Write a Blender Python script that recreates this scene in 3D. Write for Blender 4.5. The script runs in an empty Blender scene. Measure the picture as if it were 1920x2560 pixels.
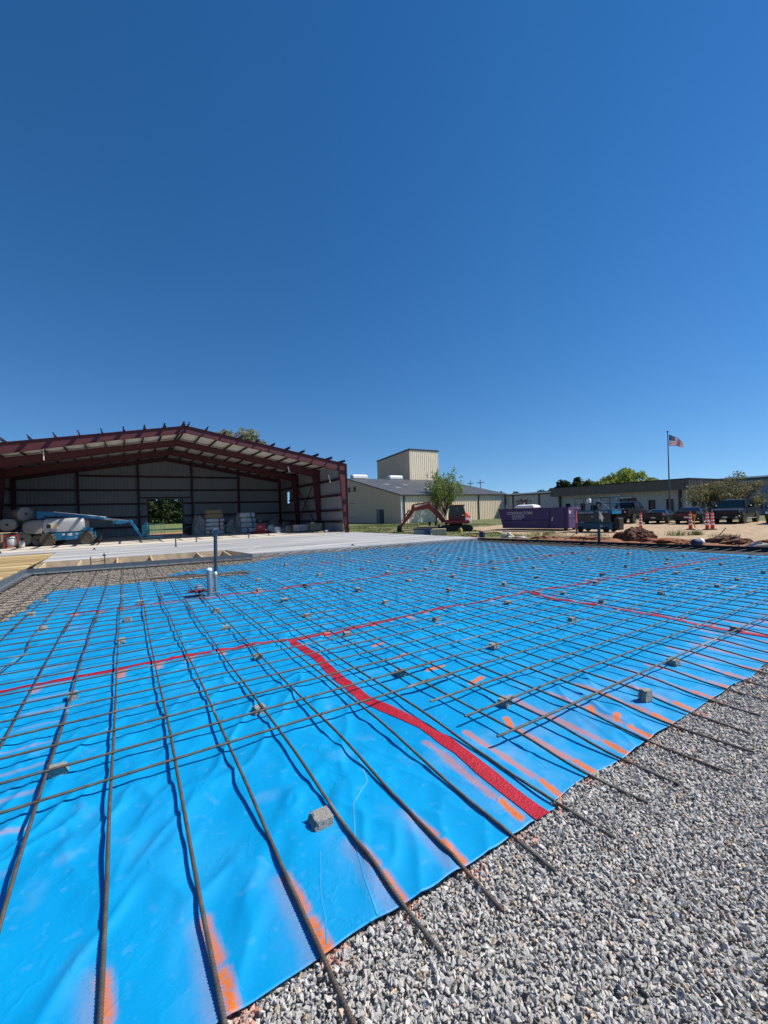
import bpy, bmesh, math, random
import numpy as np
from mathutils import Vector, Matrix
random.seed(7); RNG = np.random.default_rng(7)
SC = bpy.context.scene
COL = SC.collection
R = math.radians

# ------------------------------------------------------------------ camera
H = 1.96
def cam_axes(p, r, y):
    f = Vector((math.sin(y)*math.cos(p), math.cos(y)*math.cos(p), math.sin(p)))
    rt = Vector((math.cos(y), -math.sin(y), 0)); up = rt.cross(f)
    c, s = math.cos(r), math.sin(r)
    return c*rt+s*up, -s*rt+c*up, f
_rt, _up, _fw = cam_axes(R(-.08), R(-1.81), R(32.0))
cd = bpy.data.cameras.new('camera'); cam = bpy.data.objects.new('camera', cd); COL.objects.link(cam)
cd.sensor_fit = 'HORIZONTAL'; cd.sensor_width = 36; cd.lens = 36*1036/1920
cd.clip_start = .05; cd.clip_end = 3000
cam.matrix_world = Matrix(((_rt.x, _up.x, -_fw.x, 0), (_rt.y, _up.y, -_fw.y, 0), (_rt.z, _up.z, -_fw.z, H), (0, 0, 0, 1)))
SC.camera = cam

# ------------------------------------------------------------------ light
SKZ = (.95, .095); SKS = 1.31; SKH = .502
SUN = Vector((.69, -.40, 1)).normalized()
W = bpy.data.worlds.new('World'); SC.world = W; W.use_nodes = True
nt = W.node_tree; nt.nodes.clear()
out = nt.nodes.new('ShaderNodeOutputWorld'); bg = nt.nodes.new('ShaderNodeBackground'); sky = nt.nodes.new('ShaderNodeTexSky')
sky.sky_type = 'NISHITA'; sky.sun_disc = False
sky.sun_elevation = math.asin(SUN.z); sky.sun_rotation = math.atan2(SUN.x, SUN.y)
sky.air_density = 1.0; sky.dust_density = 0.0; sky.ozone_density = 3.0; sky.altitude = 300
bg.inputs[1].default_value = .092
# lift the look-up direction a little so that the horizon shows the clear blue of the air just above it
tc = nt.nodes.new('ShaderNodeTexCoord'); vm = nt.nodes.new('ShaderNodeVectorMath'); vm.operation = 'MULTIPLY_ADD'
vm.inputs[1].default_value = (1, 1, SKZ[0]); vm.inputs[2].default_value = (0, 0, SKZ[1])
nv = nt.nodes.new('ShaderNodeVectorMath'); nv.operation = 'NORMALIZE'
hs = nt.nodes.new('ShaderNodeHueSaturation'); hs.inputs['Saturation'].default_value = SKS; hs.inputs['Hue'].default_value = SKH
nt.links.new(tc.outputs['Generated'], vm.inputs[0]); nt.links.new(vm.outputs[0], nv.inputs[0]); nt.links.new(nv.outputs[0], sky.inputs[0])
nt.links.new(sky.outputs[0], hs.inputs['Color']); nt.links.new(hs.outputs[0], bg.inputs[0]); nt.links.new(bg.outputs[0], out.inputs[0])
sl = bpy.data.lights.new('sun', 'SUN'); sl.energy = 4.6; sl.angle = R(.5); sl.color = (1, .94, .85)
so = bpy.data.objects.new('sun', sl); COL.objects.link(so); so.location = (20, -20, 40)
so.rotation_euler = SUN.to_track_quat('Z', 'Y').to_euler()
SC.view_settings.view_transform = 'Standard'; SC.view_settings.look = 'None'
SC.view_settings.exposure = 0.42; SC.view_settings.gamma = 1
try:
    SC.cycles.max_bounces = 6; SC.cycles.diffuse_bounces = 3; SC.cycles.use_denoising = True
except Exception: pass

# ------------------------------------------------------------------ helpers
def tag(o, label=None, cat=None, group=None, kind=None):
    if label: o['label'] = label
    if cat: o['category'] = cat
    if group: o['group'] = group
    if kind: o['kind'] = kind
    return o
def thing(name, label, cat, loc=(0, 0, 0), rz=0, group=None):
    o = bpy.data.objects.new(name, None); COL.objects.link(o); o.empty_display_size = .2
    o.location = loc; o.rotation_euler = (0, 0, rz)
    return tag(o, label, cat, group)
def copy_tree(o, parent=None):
    c = o.copy(); COL.objects.link(c)
    if parent: c.parent = parent
    for ch in list(o.children): copy_tree(ch, c)
    return c

class MB:
    def __init__(s): s.v = []; s.f = []; s.m = []; s.M = None; s.mi = 0
    def _add(s, vs, fs):
        b = len(s.v)
        if s.M is not None: vs = [tuple(s.M @ Vector(v)) for v in vs]
        s.v.extend([tuple(v) for v in vs])
        for f in fs: s.f.append(tuple(b+i for i in f)); s.m.append(s.mi)
        return s
    def bx(s, x0, x1, y0, y1, z0, z1):
        return s._add([(x0,y0,z0),(x1,y0,z0),(x1,y1,z0),(x0,y1,z0),(x0,y0,z1),(x1,y0,z1),(x1,y1,z1),(x0,y1,z1)],
            [(0,3,2,1),(4,5,6,7),(0,1,5,4),(1,2,6,5),(2,3,7,6),(3,0,4,7)])
    def cb(s, x0, x1, y0, y1, z0, z1, b=.03):      # box with chamfered edges
        b = min(b, (x1-x0)/2.5, (y1-y0)/2.5, (z1-z0)/2.5)
        pr = [(x0+b,y0),(x1-b,y0),(x1,y0+b),(x1,y1-b),(x1-b,y1),(x0+b,y1),(x0,y1-b),(x0,y0+b)]
        cx, cy = (x0+x1)/2, (y0+y1)/2
        def ins(p): return (p[0]+(b if p[0] < cx else -b)*.7, p[1]+(b if p[1] < cy else -b)*.7)
        rings = [[(*ins(p), z0) for p in pr], [(*p, z0+b) for p in pr], [(*p, z1-b) for p in pr], [(*ins(p), z1) for p in pr]]
        return s.loft(rings)
    def loft(s, rings, cap=True, closed=True):
        n = len(rings[0]); vs = [p for r in rings for p in r]; fs = []
        for k in range(len(rings)-1):
            for i in range(n if closed else n-1):
                j = (i+1) % n
                fs.append((k*n+i, k*n+j, (k+1)*n+j, (k+1)*n+i))
        if cap and closed:
            fs.append(tuple(range(n))[::-1]); fs.append(tuple((len(rings)-1)*n+i for i in range(n)))
        return s._add(vs, fs)
    def tube(s, pts, r, n=8, cap=True):
        pts = [Vector(p) for p in pts]; rings = []
        up = None
        for i, p in enumerate(pts):
            d = (pts[min(i+1, len(pts)-1)] - pts[max(i-1, 0)]).normalized()
            if up is None:
                up = Vector((0, 0, 1)) if abs(d.z) < .9 else Vector((1, 0, 0))
            a = d.cross(up).normalized(); bb = a.cross(d).normalized(); up = bb
            rr = r[i] if isinstance(r, (list, tuple)) else r
            rings.append([tuple(p + rr*(math.cos(2*math.pi*k/n)*a + math.sin(2*math.pi*k/n)*bb)) for k in range(n)])
        return s.loft(rings, cap)
    def cyl(s, p0, p1, r0, r1=None, n=16): return s.tube([p0, p1], [r0, r0 if r1 is None else r1], n)
    def bar(s, p0, p1, w, h):                       # rectangular bar between two points
        p0, p1 = Vector(p0), Vector(p1); d = (p1-p0).normalized()
        up = Vector((0, 0, 1)) if abs(d.z) < .95 else Vector((0, 1, 0))
        a = d.cross(up).normalized(); b = a.cross(d).normalized()
        c = [(-1,-1),(1,-1),(1,1),(-1,1)]
        return s.loft([[tuple(p + a*(x*w/2) + b*(y*h/2)) for x, y in c] for p in (p0, p1)])
    def prism(s, poly, a, b, axis='y'):             # polygon extruded along an axis
        def P(u, v, t): return {'y': (u, t, v), 'x': (t, u, v), 'z': (u, v, t)}[axis]
        return s.loft([[P(u, v, a) for u, v in poly], [P(u, v, b) for u, v in poly]])
    def lathe(s, prof, n=20, c=(0, 0, 0), axis='z'):
        rings = []
        for r, h in prof:
            ring = []
            for k in range(n):
                a = 2*math.pi*k/n; u, v = r*math.cos(a), r*math.sin(a)
                ring.append({'z': (c[0]+u, c[1]+v, c[2]+h), 'y': (c[0]+u, c[1]+h, c[2]+v), 'x': (c[0]+h, c[1]+u, c[2]+v)}[axis])
            rings.append(ring)
        return s.loft(rings)
    def quad(s, a, b, c, d): return s._add([a, b, c, d], [(0, 1, 2, 3)])
    def build(s, name, mat=None, parent=None, smooth=False, sharp=40):
        me = bpy.data.meshes.new(name); me.from_pydata(s.v, [], s.f); 
        bm = bmesh.new(); bm.from_mesh(me); bmesh.ops.recalc_face_normals(bm, faces=bm.faces); bm.to_mesh(me); bm.free()
        mats = mat if isinstance(mat, (list, tuple)) else [mat]
        for m in mats: me.materials.append(m)
        if len(mats) > 1: me.polygons.foreach_set('material_index', s.m)
        if smooth:
            me.polygons.foreach_set('use_smooth', [True]*len(me.polygons))
            try: me.set_sharp_from_angle(angle=R(sharp))
            except Exception: pass
        o = bpy.data.objects.new(name, me); COL.objects.link(o)
        if parent: o.parent = parent
        return o

def np_mesh(name, V, F, mat, parent=None, smooth=True, cols=None, dom='POINT'):
    """V (n,3); F (m,k) equal-sized faces."""
    V = np.asarray(V, np.float32); F = np.asarray(F, np.int32); k = F.shape[1]
    me = bpy.data.meshes.new(name); me.vertices.add(len(V)); me.vertices.foreach_set('co', V.ravel())
    me.loops.add(F.size); me.loops.foreach_set('vertex_index', F.ravel())
    me.polygons.add(len(F)); me.polygons.foreach_set('loop_start', np.arange(0, F.size, k, dtype=np.int32))
    me.polygons.foreach_set('loop_total', np.full(len(F), k, np.int32))
    me.polygons.foreach_set('use_smooth', np.full(len(F), smooth))
    me.update(calc_edges=True)
    if cols:
        for nm, c in cols.items():
            at = me.color_attributes.new(nm, 'FLOAT_COLOR', dom)
            cc = np.ones((len(c), 4), np.float32); cc[:, :3] = c; at.data.foreach_set('color', cc.ravel())
    me.materials.append(mat)
    o = bpy.data.objects.new(name, me); COL.objects.link(o)
    if parent: o.parent = parent
    return o
def grid_faces(nx, ny):
    i = np.arange(ny-1)[:, None]*nx + np.arange(nx-1)[None, :]
    return np.stack([i, i+1, i+1+nx, i+nx], -1).reshape(-1, 4)

_P = np.random.default_rng(11).random((256, 256))
def vnoise(x, y, s=0):
    x = np.asarray(x, float)+s*17.3; y = np.asarray(y, float)+s*9.1
    xi = np.floor(x).astype(int); yi = np.floor(y).astype(int); fx = x-xi; fy = y-yi
    fx = fx*fx*(3-2*fx); fy = fy*fy*(3-2*fy)
    g = lambda a, b: _P[a % 256, b % 256]
    return (g(xi, yi)*(1-fx)+g(xi+1, yi)*fx)*(1-fy)+(g(xi, yi+1)*(1-fx)+g(xi+1, yi+1)*fx)*fy
def fbm(x, y, o=4, s=0):
    t = 0; a = .5
    for k in range(o): t = t+a*vnoise(x*2**k, y*2**k, s+k); a *= .5
    return t
def sstep(a, b, x):
    t = np.clip((x-a)/(b-a), 0, 1); return t*t*(3-2*t)

# ------------------------------------------------------------------ materials
def M(name, col, rough=.7, metal=0., var=.12, scale=6., bump=0., bscale=40., col2=None, amt=.5, stretch=None, spec=None, attr=None, coat=0.):
    m = bpy.data.materials.new(name); m.use_nodes = True; nt = m.node_tree; n = nt.nodes; L = nt.links
    b = n['Principled BSDF']; b.inputs['Roughness'].default_value = rough; b.inputs['Metallic'].default_value = metal
    if spec is not None: b.inputs['Specular IOR Level'].default_value = spec
    if coat: b.inputs['Coat Weight'].default_value = coat; b.inputs['Coat Roughness'].default_value = .08
    tc = n.new('ShaderNodeTexCoord'); mp = n.new('ShaderNodeMapping'); L.new(tc.outputs['Object'], mp.inputs[0])
    if stretch: mp.inputs['Scale'].default_value = stretch
    nz = n.new('ShaderNodeTexNoise'); nz.inputs['Scale'].default_value = scale; nz.inputs['Detail'].default_value = 6; nz.inputs['Roughness'].default_value = .62
    L.new(mp.outputs[0], nz.inputs['Vector'])
    rp = n.new('ShaderNodeValToRGB'); L.new(nz.outputs['Fac'], rp.inputs[0])
    c = Vector(col[:3]); lo = c*(1-var*1.6); hi = c*(1+var) if col2 is None else Vector(col2[:3])
    if col2 is not None: lo = c
    rp.color_ramp.elements[0].color = (*lo, 1); rp.color_ramp.elements[1].color = (*hi, 1)
    rp.color_ramp.elements[0].position = .5-.5*amt if col2 is None else max(0, amt-.12); rp.color_ramp.elements[1].position = .5+.5*amt if col2 is None else min(1, amt+.12)
    src = rp.outputs[0]
    if attr:
        at = n.new('ShaderNodeVertexColor'); at.layer_name = attr
        mx = n.new('ShaderNodeMix'); mx.data_type = 'RGBA'; mx.blend_type = 'MULTIPLY'; mx.inputs['Factor'].default_value = 1
        L.new(at.outputs[0], mx.inputs[6]); L.new(src, mx.inputs[7]); src = mx.outputs[2]
    L.new(src, b.inputs['Base Color'])
    if bump:
        bn = n.new('ShaderNodeTexNoise'); bn.inputs['Scale'].default_value = bscale; bn.inputs['Detail'].default_value = 5
        L.new(mp.outputs[0], bn.inputs['Vector'])
        bp = n.new('ShaderNodeBump'); bp.inputs['Strength'].default_value = bump; bp.inputs['Distance'].default_value = .02
        L.new(bn.outputs['Fac'], bp.inputs['Height']); L.new(bp.outputs[0], b.inputs['Normal'])
    return m
def glass(name, col=(.02, .03, .035), rough=.05):
    m = M(name, col, rough, 0, .05, 2); m.node_tree.nodes['Principled BSDF'].inputs['Specular IOR Level'].default_value = .6
    return m

MT = dict(
 concrete=M('concrete', (.47, .465, .455), .85, var=.16, scale=.55, bump=.25, bscale=30, stretch=(.35, 2.4, 1)),
 concrete_side=M('concrete_side', (.56, .44, .31), .9, var=.25, scale=3, bump=.4, bscale=20),
 brick=M('concrete_brick', (.36, .35, .32), .95, var=.35, scale=45, bump=.8, bscale=160),
 rust=M('rebar_steel', (.115, .106, .092), .62, .35, var=.35, scale=14, bump=.25, bscale=200, col2=None),
 galv=M('galvanised_steel', (.33, .36, .38), .45, .7, var=.12, scale=10),
 bluegrey=M('grey_primer', (.10, .13, .155), .55, .2, var=.12, scale=3),
 black=M('black_board', (.018, .018, .019), .8, var=.3, scale=3, bump=.2, bscale=12),
 wood=M('yellow_lumber', (.46, .32, .14), .75, var=.30, scale=2.2, stretch=(.5, 9, 9), bump=.15, bscale=9),
 wood2=M('pale_plywood', (.52, .42, .25), .8, var=.18, scale=2, stretch=(1, 6, 6)),
 oldwood=M('old_wood', (.30, .23, .15), .85, var=.3, scale=3, stretch=(1, 5, 5)),
 redsteel=M('red_oxide_primer', (.085, .013, .018), .6, var=.12, scale=2.5),
 girt=M('dark_red_primer', (.035, .009, .014), .6, var=.12, scale=2.5),
 liner=M('shade_darkened_wall_liner', (.24, .25, .26), .55, var=.06, scale=1.5, stretch=(3, 3, .4)),  # white liner, its indoor shade put into the colour as a darker grey
 insul=M('white_insulation', (.66, .65, .60), .7, var=.10, scale=1.3, bump=.3, bscale=2.5),
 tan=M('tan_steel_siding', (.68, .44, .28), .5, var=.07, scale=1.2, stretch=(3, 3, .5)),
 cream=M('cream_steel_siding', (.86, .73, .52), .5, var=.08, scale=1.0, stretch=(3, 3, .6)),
 roofgrey=M('grey_steel_roof', (.13, .135, .14), .5, .2, var=.18, scale=.7, stretch=(2, .35, 1)),
 trimdark=M('dark_trim', (.028, .028, .030), .55, var=.1),
 white=M('white_paint', (.78, .77, .74), .55, var=.06),
 greywall=M('grey_steel_siding', (.54, .53, .52), .55, var=.06, scale=1.2, stretch=(3, 3, .4)),
 bluewall=M('blue_grey_siding', (.25, .28, .32), .55, var=.05, scale=1.2),
 fascia=M('bronze_fascia', (.125, .105, .082), .5, var=.08, scale=1.2),
 glassd=glass('dark_glass', (.006, .008, .010), .12), glassb=glass('green_tint_glass', (.006, .020, .022), .12),
 brown=M('brown_door', (.09, .05, .03), .6),
 rubber=M('black_rubber', (.022, .021, .020), .85, var=.2, scale=14, bump=.3, bscale=40),
 dirtyrubber=M('dusty_tyre', (.085, .07, .055), .9, var=.35, scale=9, bump=.3, bscale=30),
 blackpaint=M('black_car_paint', (.007, .008, .009), .38, var=.1, coat=.12, spec=.35),
 greypaint=M('dark_grey_car_paint', (.011, .013, .015), .38, 0, var=.1, coat=.12, spec=.35),
 chrome=M('chrome', (.6, .6, .6), .2, 1.),
 rim=M('alloy_rim', (.45, .45, .45), .35, .9),
 liftblue=M('teal_blue_paint', (.006, .15, .30), .4, var=.1, scale=3),
 liftdark=M('dark_teal_paint', (.008, .075, .12), .5, var=.1, scale=3),
 liftgrey=M('light_grey_cowling', (.38, .39, .395), .45, var=.06, scale=2),
 red=M('red_paint', (.30, .015, .012), .5, var=.1),
 excred=M('faded_red_paint', (.32, .028, .022), .5, var=.2, scale=3),
 excorange=M('orange_red_hood', (.62, .07, .035), .45),
 darkmetal=M('dark_metal', (.03, .028, .026), .6, .4, var=.25),
 purple=M('purple_paint', (.055, .027, .125), .45, var=.2, scale=1.5),
 coneo=M('orange_red_plastic', (.72, .055, .015), .5),
 refl=M('white_reflective_band', (.75, .75, .72), .5),
 yellow=M('yellow_tape', (.75, .42, .03), .5),
 felt=M('grey_felt', (.25, .235, .215), .95, var=.2, scale=5, bump=.5, bscale=25),
 plasticw=M('white_plastic_wrap', (.52, .53, .53), .4, var=.12, scale=3, bump=.4, bscale=9),
 clear=M('clear_plastic_wrap', (.24, .23, .21), .35, var=.3, scale=4, bump=.7, bscale=8),
 cardboard=M('cardboard', (.30, .22, .13), .85, var=.12),
 bluep=M('blue_plastic', (.012, .05, .22), .45), jug=M('dark_blue_jug', (.010, .035, .11), .65), bluetape=M('blue_tape', (.02, .20, .42), .5), redtape=M('red_band', (.45, .03, .05), .5),
 navy=M('dark_blue_steel', (.030, .045, .085), .5, .3, var=.3, scale=12), pole=M('weathered_steel_pole', (.075, .082, .095), .5, .4, var=.4, scale=30),
 cloth=M('beige_cloth', (.24, .20, .165), .95, var=.3, scale=8),
 flagr=M('flag_red', (.42, .02, .035), .8), flagw=M('flag_white', (.75, .75, .75), .8), flagb=M('flag_blue', (.02, .03, .12), .8),
 bark=M('bark', (.09, .07, .055), .9, var=.3, scale=8), 
 paper=M('paper_label', (.7, .68, .6), .7), labely=M('pale_yellow_board', (.70, .58, .33), .8),
 blocks=M('pale_block_stack', (.50, .47, .43), .85, var=.15, scale=5),
 tail=M('dark_red_lens', (.16, .008, .010), .2), lamp=M('clear_lens', (.55, .55, .55), .15),
 dirt2=M('orange_clay', (.30, .115, .052), .95, var=.45, scale=5, bump=.9, bscale=9), dirt=M('red_clay', (.15, .058, .03), .95, var=.5, scale=5, bump=.9, bscale=9),
)
# ================================================================== SETTING
def xform(y): return 19.06 - .168*(np.asarray(y, float)-10.93)      # inner face of the black form board
def lerp(a, b, t): return a+(b-a)*t
def inpoly(px, py, poly):
    c = np.zeros(px.shape, bool); n = len(poly)
    for i in range(n):
        x1, y1 = poly[i]; x2, y2 = poly[(i+1) % n]
        k = ((y1 > py) != (y2 > py)) & (px < (x2-x1)*(py-y1)/((y2-y1) or 1e-9)+x1); c ^= k
    return c
def axis(*segs):
    a = []
    for s, e, d in segs: a += list(np.arange(s, e, d))
    a.append(segs[-1][1]); return np.array(a)

# ---- ground
def ground_z(x, y):
    s = x-xform(y)
    pad = sstep(.35, .05, s)*sstep(25.5, 24.0, y)*sstep(-16, -14, x)*sstep(-14, -10, y)
    pad = np.maximum(pad, sstep(26, 25, y)*sstep(-12, -8, y)*sstep(-3.6, -3.9, x)*0)
    z = lerp(.10, -.035, pad)
    tr = sstep(20.6, 20.9, y)*sstep(24.4, 23.9, y)*sstep(-3.6, -3.3, x)*sstep(5.2, 4.6, x)
    z = z-.35*tr
    rough = sstep(.3, .8, s)*sstep(5, 3, s)*sstep(19, 15, y)*sstep(-6, 0, y)
    z = z+rough*(fbm(x*1.1, y*1.1, 4, 3)-.42)*.34
    far = sstep(150, 400, np.hypot(x, y)); z = z+far*fbm(x*.01, y*.01, 2, 8)*1.5
    return z+(fbm(x*.35, y*.35, 3, 5)-.45)*.05*(1-pad)
def ground_col(x, y):
    s = x-xform(y); n = fbm(x*.8, y*.8, 4, 1); n2 = fbm(x*.25, y*.25, 3, 2)
    c = np.zeros(x.shape+(3,)); grass = np.array((.105, .125, .036)); dry = np.array((.20, .17, .075))
    c[:] = lerp(grass, dry, (sstep(.40, .62, n)*.55)[..., None])
    lawn = sstep(50, 56, y)*sstep(26, 20, x); c = lerp(c, np.array((.13, .17, .045)), lawn[..., None])
    def put(col, w):
        nonlocal c; c = lerp(c, np.array(col), np.clip(w, 0, 1)[..., None])
    lot = sstep(2.6, 3.4, s+(n-.5)*2.2)*sstep(30.4, 29.2, y-.2*(x-28)+(n-.5)*2)*sstep(48, 45.5, x+(n-.5)*3)*sstep(-.4, .6, x-np.maximum(23.2, 23.2+.5*(y-21))+(n-.5)*1.5)
    put((.42, .30, .185), lot)
    put((.33, .135, .062), sstep(0, .2, s)*sstep(4.4, 3.0, s+(n-.5)*2.4)*sstep(17.5, 12.5, y+(n-.5)*5))
    put((.22, .10, .05), sstep(0, .2, s)*sstep(1.6, .7, s+(n-.5)*1.5)*sstep(21, 18, y))
    put((.42, .19, .085), sstep(51, 52, y)*sstep(62, 57, y+(n-.5)*5)*sstep(18, 15, x)*sstep(-12, -9, x))
    pad = sstep(.25, .1, s)*sstep(25.5, 24.0, y)*sstep(-16, -14, x)
    put((.30, .25, .20), pad*sstep(2, 6, y))
    put((.34, .33, .31), pad*sstep(6, 2, y))
    return c
gx = axis((-900, -120, 60), (-120, -24, 6), (-24, 17.6, .45), (17.6, 26, .14), (26, 62, .5), (62, 130, 5), (130, 900, 60))
gy = axis((-500, -40, 40), (-40, -12, 3), (-12, 2, .5), (2, 24, .16), (24, 66, .5), (66, 140, 4), (140, 1100, 60))
GX, GY = np.meshgrid(gx, gy)
gm = M('earth_and_grass', (1, 1, 1), .95, var=.32, scale=3.2, bump=1.0, bscale=14, attr='zone', amt=.5)
g = np_mesh('ground', np.stack([GX, GY, ground_z(GX, GY)], -1).reshape(-1, 3), grid_faces(len(gx), len(gy)), gm, cols={'zone': ground_col(GX, GY).reshape(-1, 3)})
tag(g, 'red clay, gravel lot and grass around the building site', None, None, 'structure')

# ---- concrete slab with a pocket for the trench
mb = MB()
outl = [(-3.17, 23.68), (4.42, 22.8), (4.93, 19.46), (18.15, 18.15), (18.0, 24), (17.15, 33), (17.15, 51.6), (-9.4, 51.6), (-16, 50), (-16, 29.2), (-3.4, 30.36)]
mb.prism(outl, -.6, .2, 'z')
slab = mb.build('concrete_slab', MT['concrete']); tag(slab, 'pale broom finished concrete slab in front of and under the open metal building', kind='structure')
# broom streaks, lighter strip under the building
nt = MT['concrete'].node_tree; b = nt.nodes['Principled BSDF']; n = nt.nodes.new('ShaderNodeTexNoise'); n.inputs['Scale'].default_value = .8; n.inputs['Detail'].default_value = 3
mp = nt.nodes.new('ShaderNodeMapping'); tc = nt.nodes.new('ShaderNodeTexCoord'); mp.inputs['Scale'].default_value = (.09, 1.5, 1); nt.links.new(tc.outputs['Object'], mp.inputs[0]); nt.links.new(mp.outputs[0], n.inputs['Vector'])
rp = nt.nodes.new('ShaderNodeValToRGB'); rp.color_ramp.elements[0].color = (.52, .54, .56, 1); rp.color_ramp.elements[1].color = (1.0, 1.0, 1.0, 1); rp.color_ramp.elements[0].position = .36; rp.color_ramp.elements[1].position = .62
nt.links.new(n.outputs['Fac'], rp.inputs[0]); mx = nt.nodes.new('ShaderNodeMix'); mx.data_type = 'RGBA'; mx.blend_type = 'MULTIPLY'; mx.inputs['Factor'].default_value = 1
old = b.inputs['Base Color'].links[0].from_socket; nt.links.new(old, mx.inputs[6]); nt.links.new(rp.outputs[0], mx.inputs[7]); nt.links.new(mx.outputs[2], b.inputs['Base Color'])
mb = MB(); mb.prism([(-3.17, 23.675), (4.41, 22.795), (4.925, 19.45), (4.935, 19.44), (4.43, 22.77), (-3.17, 23.655)], -.5, .196, 'z'); 
mb.build('slab_edge', MT['concrete_side'], slab)
mb = MB()
for (a, b2) in (((-1.4, 24.2), (.9, 33.0)), ((5.4, 22.0), (6.6, 24.2)), ((6.6, 24.2), (14.5, 19.6))):
    d = Vector((b2[0]-a[0], b2[1]-a[1], 0)).normalized(); p = Vector((-d.y, d.x, 0))*.022
    mb.quad((a[0]-p.x, a[1]-p.y, .204), (a[0]+p.x, a[1]+p.y, .204), (b2[0]+p.x, b2[1]+p.y, .204), (b2[0]-p.x, b2[1]-p.y, .204))
mb.build('chalk_line', MT['white'], slab)
mb = MB(); mb.quad((-9.2, 33.0, .2035), (16.6, 33.0, .2035), (16.6, 51.2, .2035), (-9.2, 51.2, .2035))
mb.build('floor_panel', M('lighter_dusty_concrete', (.56, .51, .43), .9, var=.12, scale=1.2), slab)

# ---- steel angle edge, plank deck, kickers
t = thing('steel_edge_angle', 'long grey galvanised steel edge angle bounding the rebar mat on the left and far side', 'steel angle')
mb = MB()
P0, P1, Q = Vector((-3.2, 20.4, 0)), Vector((4.88, 19.25, 0)), Vector((-3.25, 9.0, 0))
def leg(p, q, off, z0, z1):
    return mb.prism([(p.x, p.y), (q.x, q.y), (q.x+off[0], q.y+off[1]), (p.x+off[0], p.y+off[1])], z0, z1, 'z')
leg(P0, P1, (0, .015), -.03, .205); leg(Q, P0, (-.015, 0), -.03, .205)
leg(P0+Vector((-.015, .015, 0)), P1+Vector((0, .015, 0)), (0, .07), .193, .207); leg(Q+Vector((-.015, 0, 0)), P0+Vector((-.015, .085, 0)), (-.07, 0), .193, .207)
mb.build('upright_flange', MT['bluegrey'], t)
mb = MB(); leg(P0, P1, (-.05, -.42), .035, .048); leg(Q, P0+Vector((0, -.42, 0)), (.24, 0), .035, .048)
mb.build('bottom_flange', MT['galv'], t)
mb = MB()
for k in range(24):
    y0 = 30.15-.55*k*1.0; mb.mi = k % 4; mb.cb(-9.5-.3*(k % 3), -3.42+.02*(k % 2), y0-.52, y0, .10, .165+.012*(k*7 % 5), .02)
tag(mb.build('plank_deck', [MT['wood'], M('yellow_lumber_dark', (.33, .22, .10), .8, var=.3, scale=2.2, stretch=(.5, 9, 9)), M('yellow_lumber_pale', (.54, .41, .21), .75, var=.25, scale=2.6, stretch=(.5, 9, 9)), M('yellow_lumber_mid', (.40, .29, .13), .75, var=.35, scale=1.8, stretch=(.5, 9, 9))]), 'yellow lumber plank deck beside the left end of the rebar mat', 'plank deck')
KX = [-3.05, -1.75, -.35, 1.0, 3.05, 4.3]
for k, x in enumerate(KX):
    mb = MB(); mb.prism([(23.5-.1*k, .17), (23.5-.1*k, -.3), (20.9-.15*k, -.3), (20.9-.15*k, .02)], x-.03, x+.03, 'x')
    o = mb.build('wood_kicker', MT['wood2']); tag(o, 'triangular plywood brace in the trench, ' + ['at the left end beside the plank deck', 'just left of the short rusty uprights', 'just right of the short rusty uprights', 'midway between uprights and steel pole', 'just right of the steel pole', 'at the right end of the trench'][k], 'wood brace', 'plywood braces in the trench')
t = thing('rebar_upright', 'pair of short rusty uprights with a cross tie standing in the trench', 'rebar upright', (-1.05, 21.7, -.2))
for x in (-.25, .25): mb = MB(); mb.cyl((x, 0, 0), (x, 0, .62), .022); mb.build('upright', MT['rust'], t)
mb = MB(); mb.cyl((-.25, 0, .38), (.25, .05, .42), .012); mb.build('cross_tie', MT['rust'], t)

# ---- black form board and liner on the right
ya, yb = -4.0, 18.1
mb = MB(); N = 24
for k in range(N):
    y0 = lerp(ya, yb, k/N); y1 = lerp(ya, yb, (k+1)/N)-.004
    mb._add([(float(xform(y0)), y0, -.03), (float(xform(y0))+.04, y0, -.03), (float(xform(y1))+.04, y1, -.03), (float(xform(y1)), y1, -.03),
             (float(xform(y0)), y0, .2), (float(xform(y0))+.04, y0, .2), (float(xform(y1))+.04, y1, .2), (float(xform(y1)), y1, .2)],
            [(0,3,2,1),(4,5,6,7),(0,1,5,4),(1,2,6,5),(2,3,7,6),(3,0,4,7)])
fb = mb.build('form_board', MT['black']); tag(fb, 'long black form board along the right edge of the blue sheet', 'form board')
for k in range(9):
    y = 2.5+1.9*k; x = float(xform(y))+.06; mb = MB(); mb.bx(x, x+.05, y-.025, y+.025, -.03, .24); mb.build('stake', MT['oldwood'], fb)
mb = MB(); ys = np.linspace(-4, 18.1, 60); 
rows = [[(float(xform(y))-.005, y, .12) for y in ys], [(float(xform(y))-.02, y, .012) for y in ys], [(float(xform(y))-1.15+.12*math.sin(y*2.1), y, .006+.004*math.sin(7*y)) for y in ys]]
mb.loft([[r[k] for r in rows] for k in range(len(ys))], False, False)
tag(mb.build('ground_liner', M('black_liner', (.022, .022, .023), .7, var=.3, scale=4)), 'strip of black liner between the blue sheet and the form board', 'ground liner')

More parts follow.
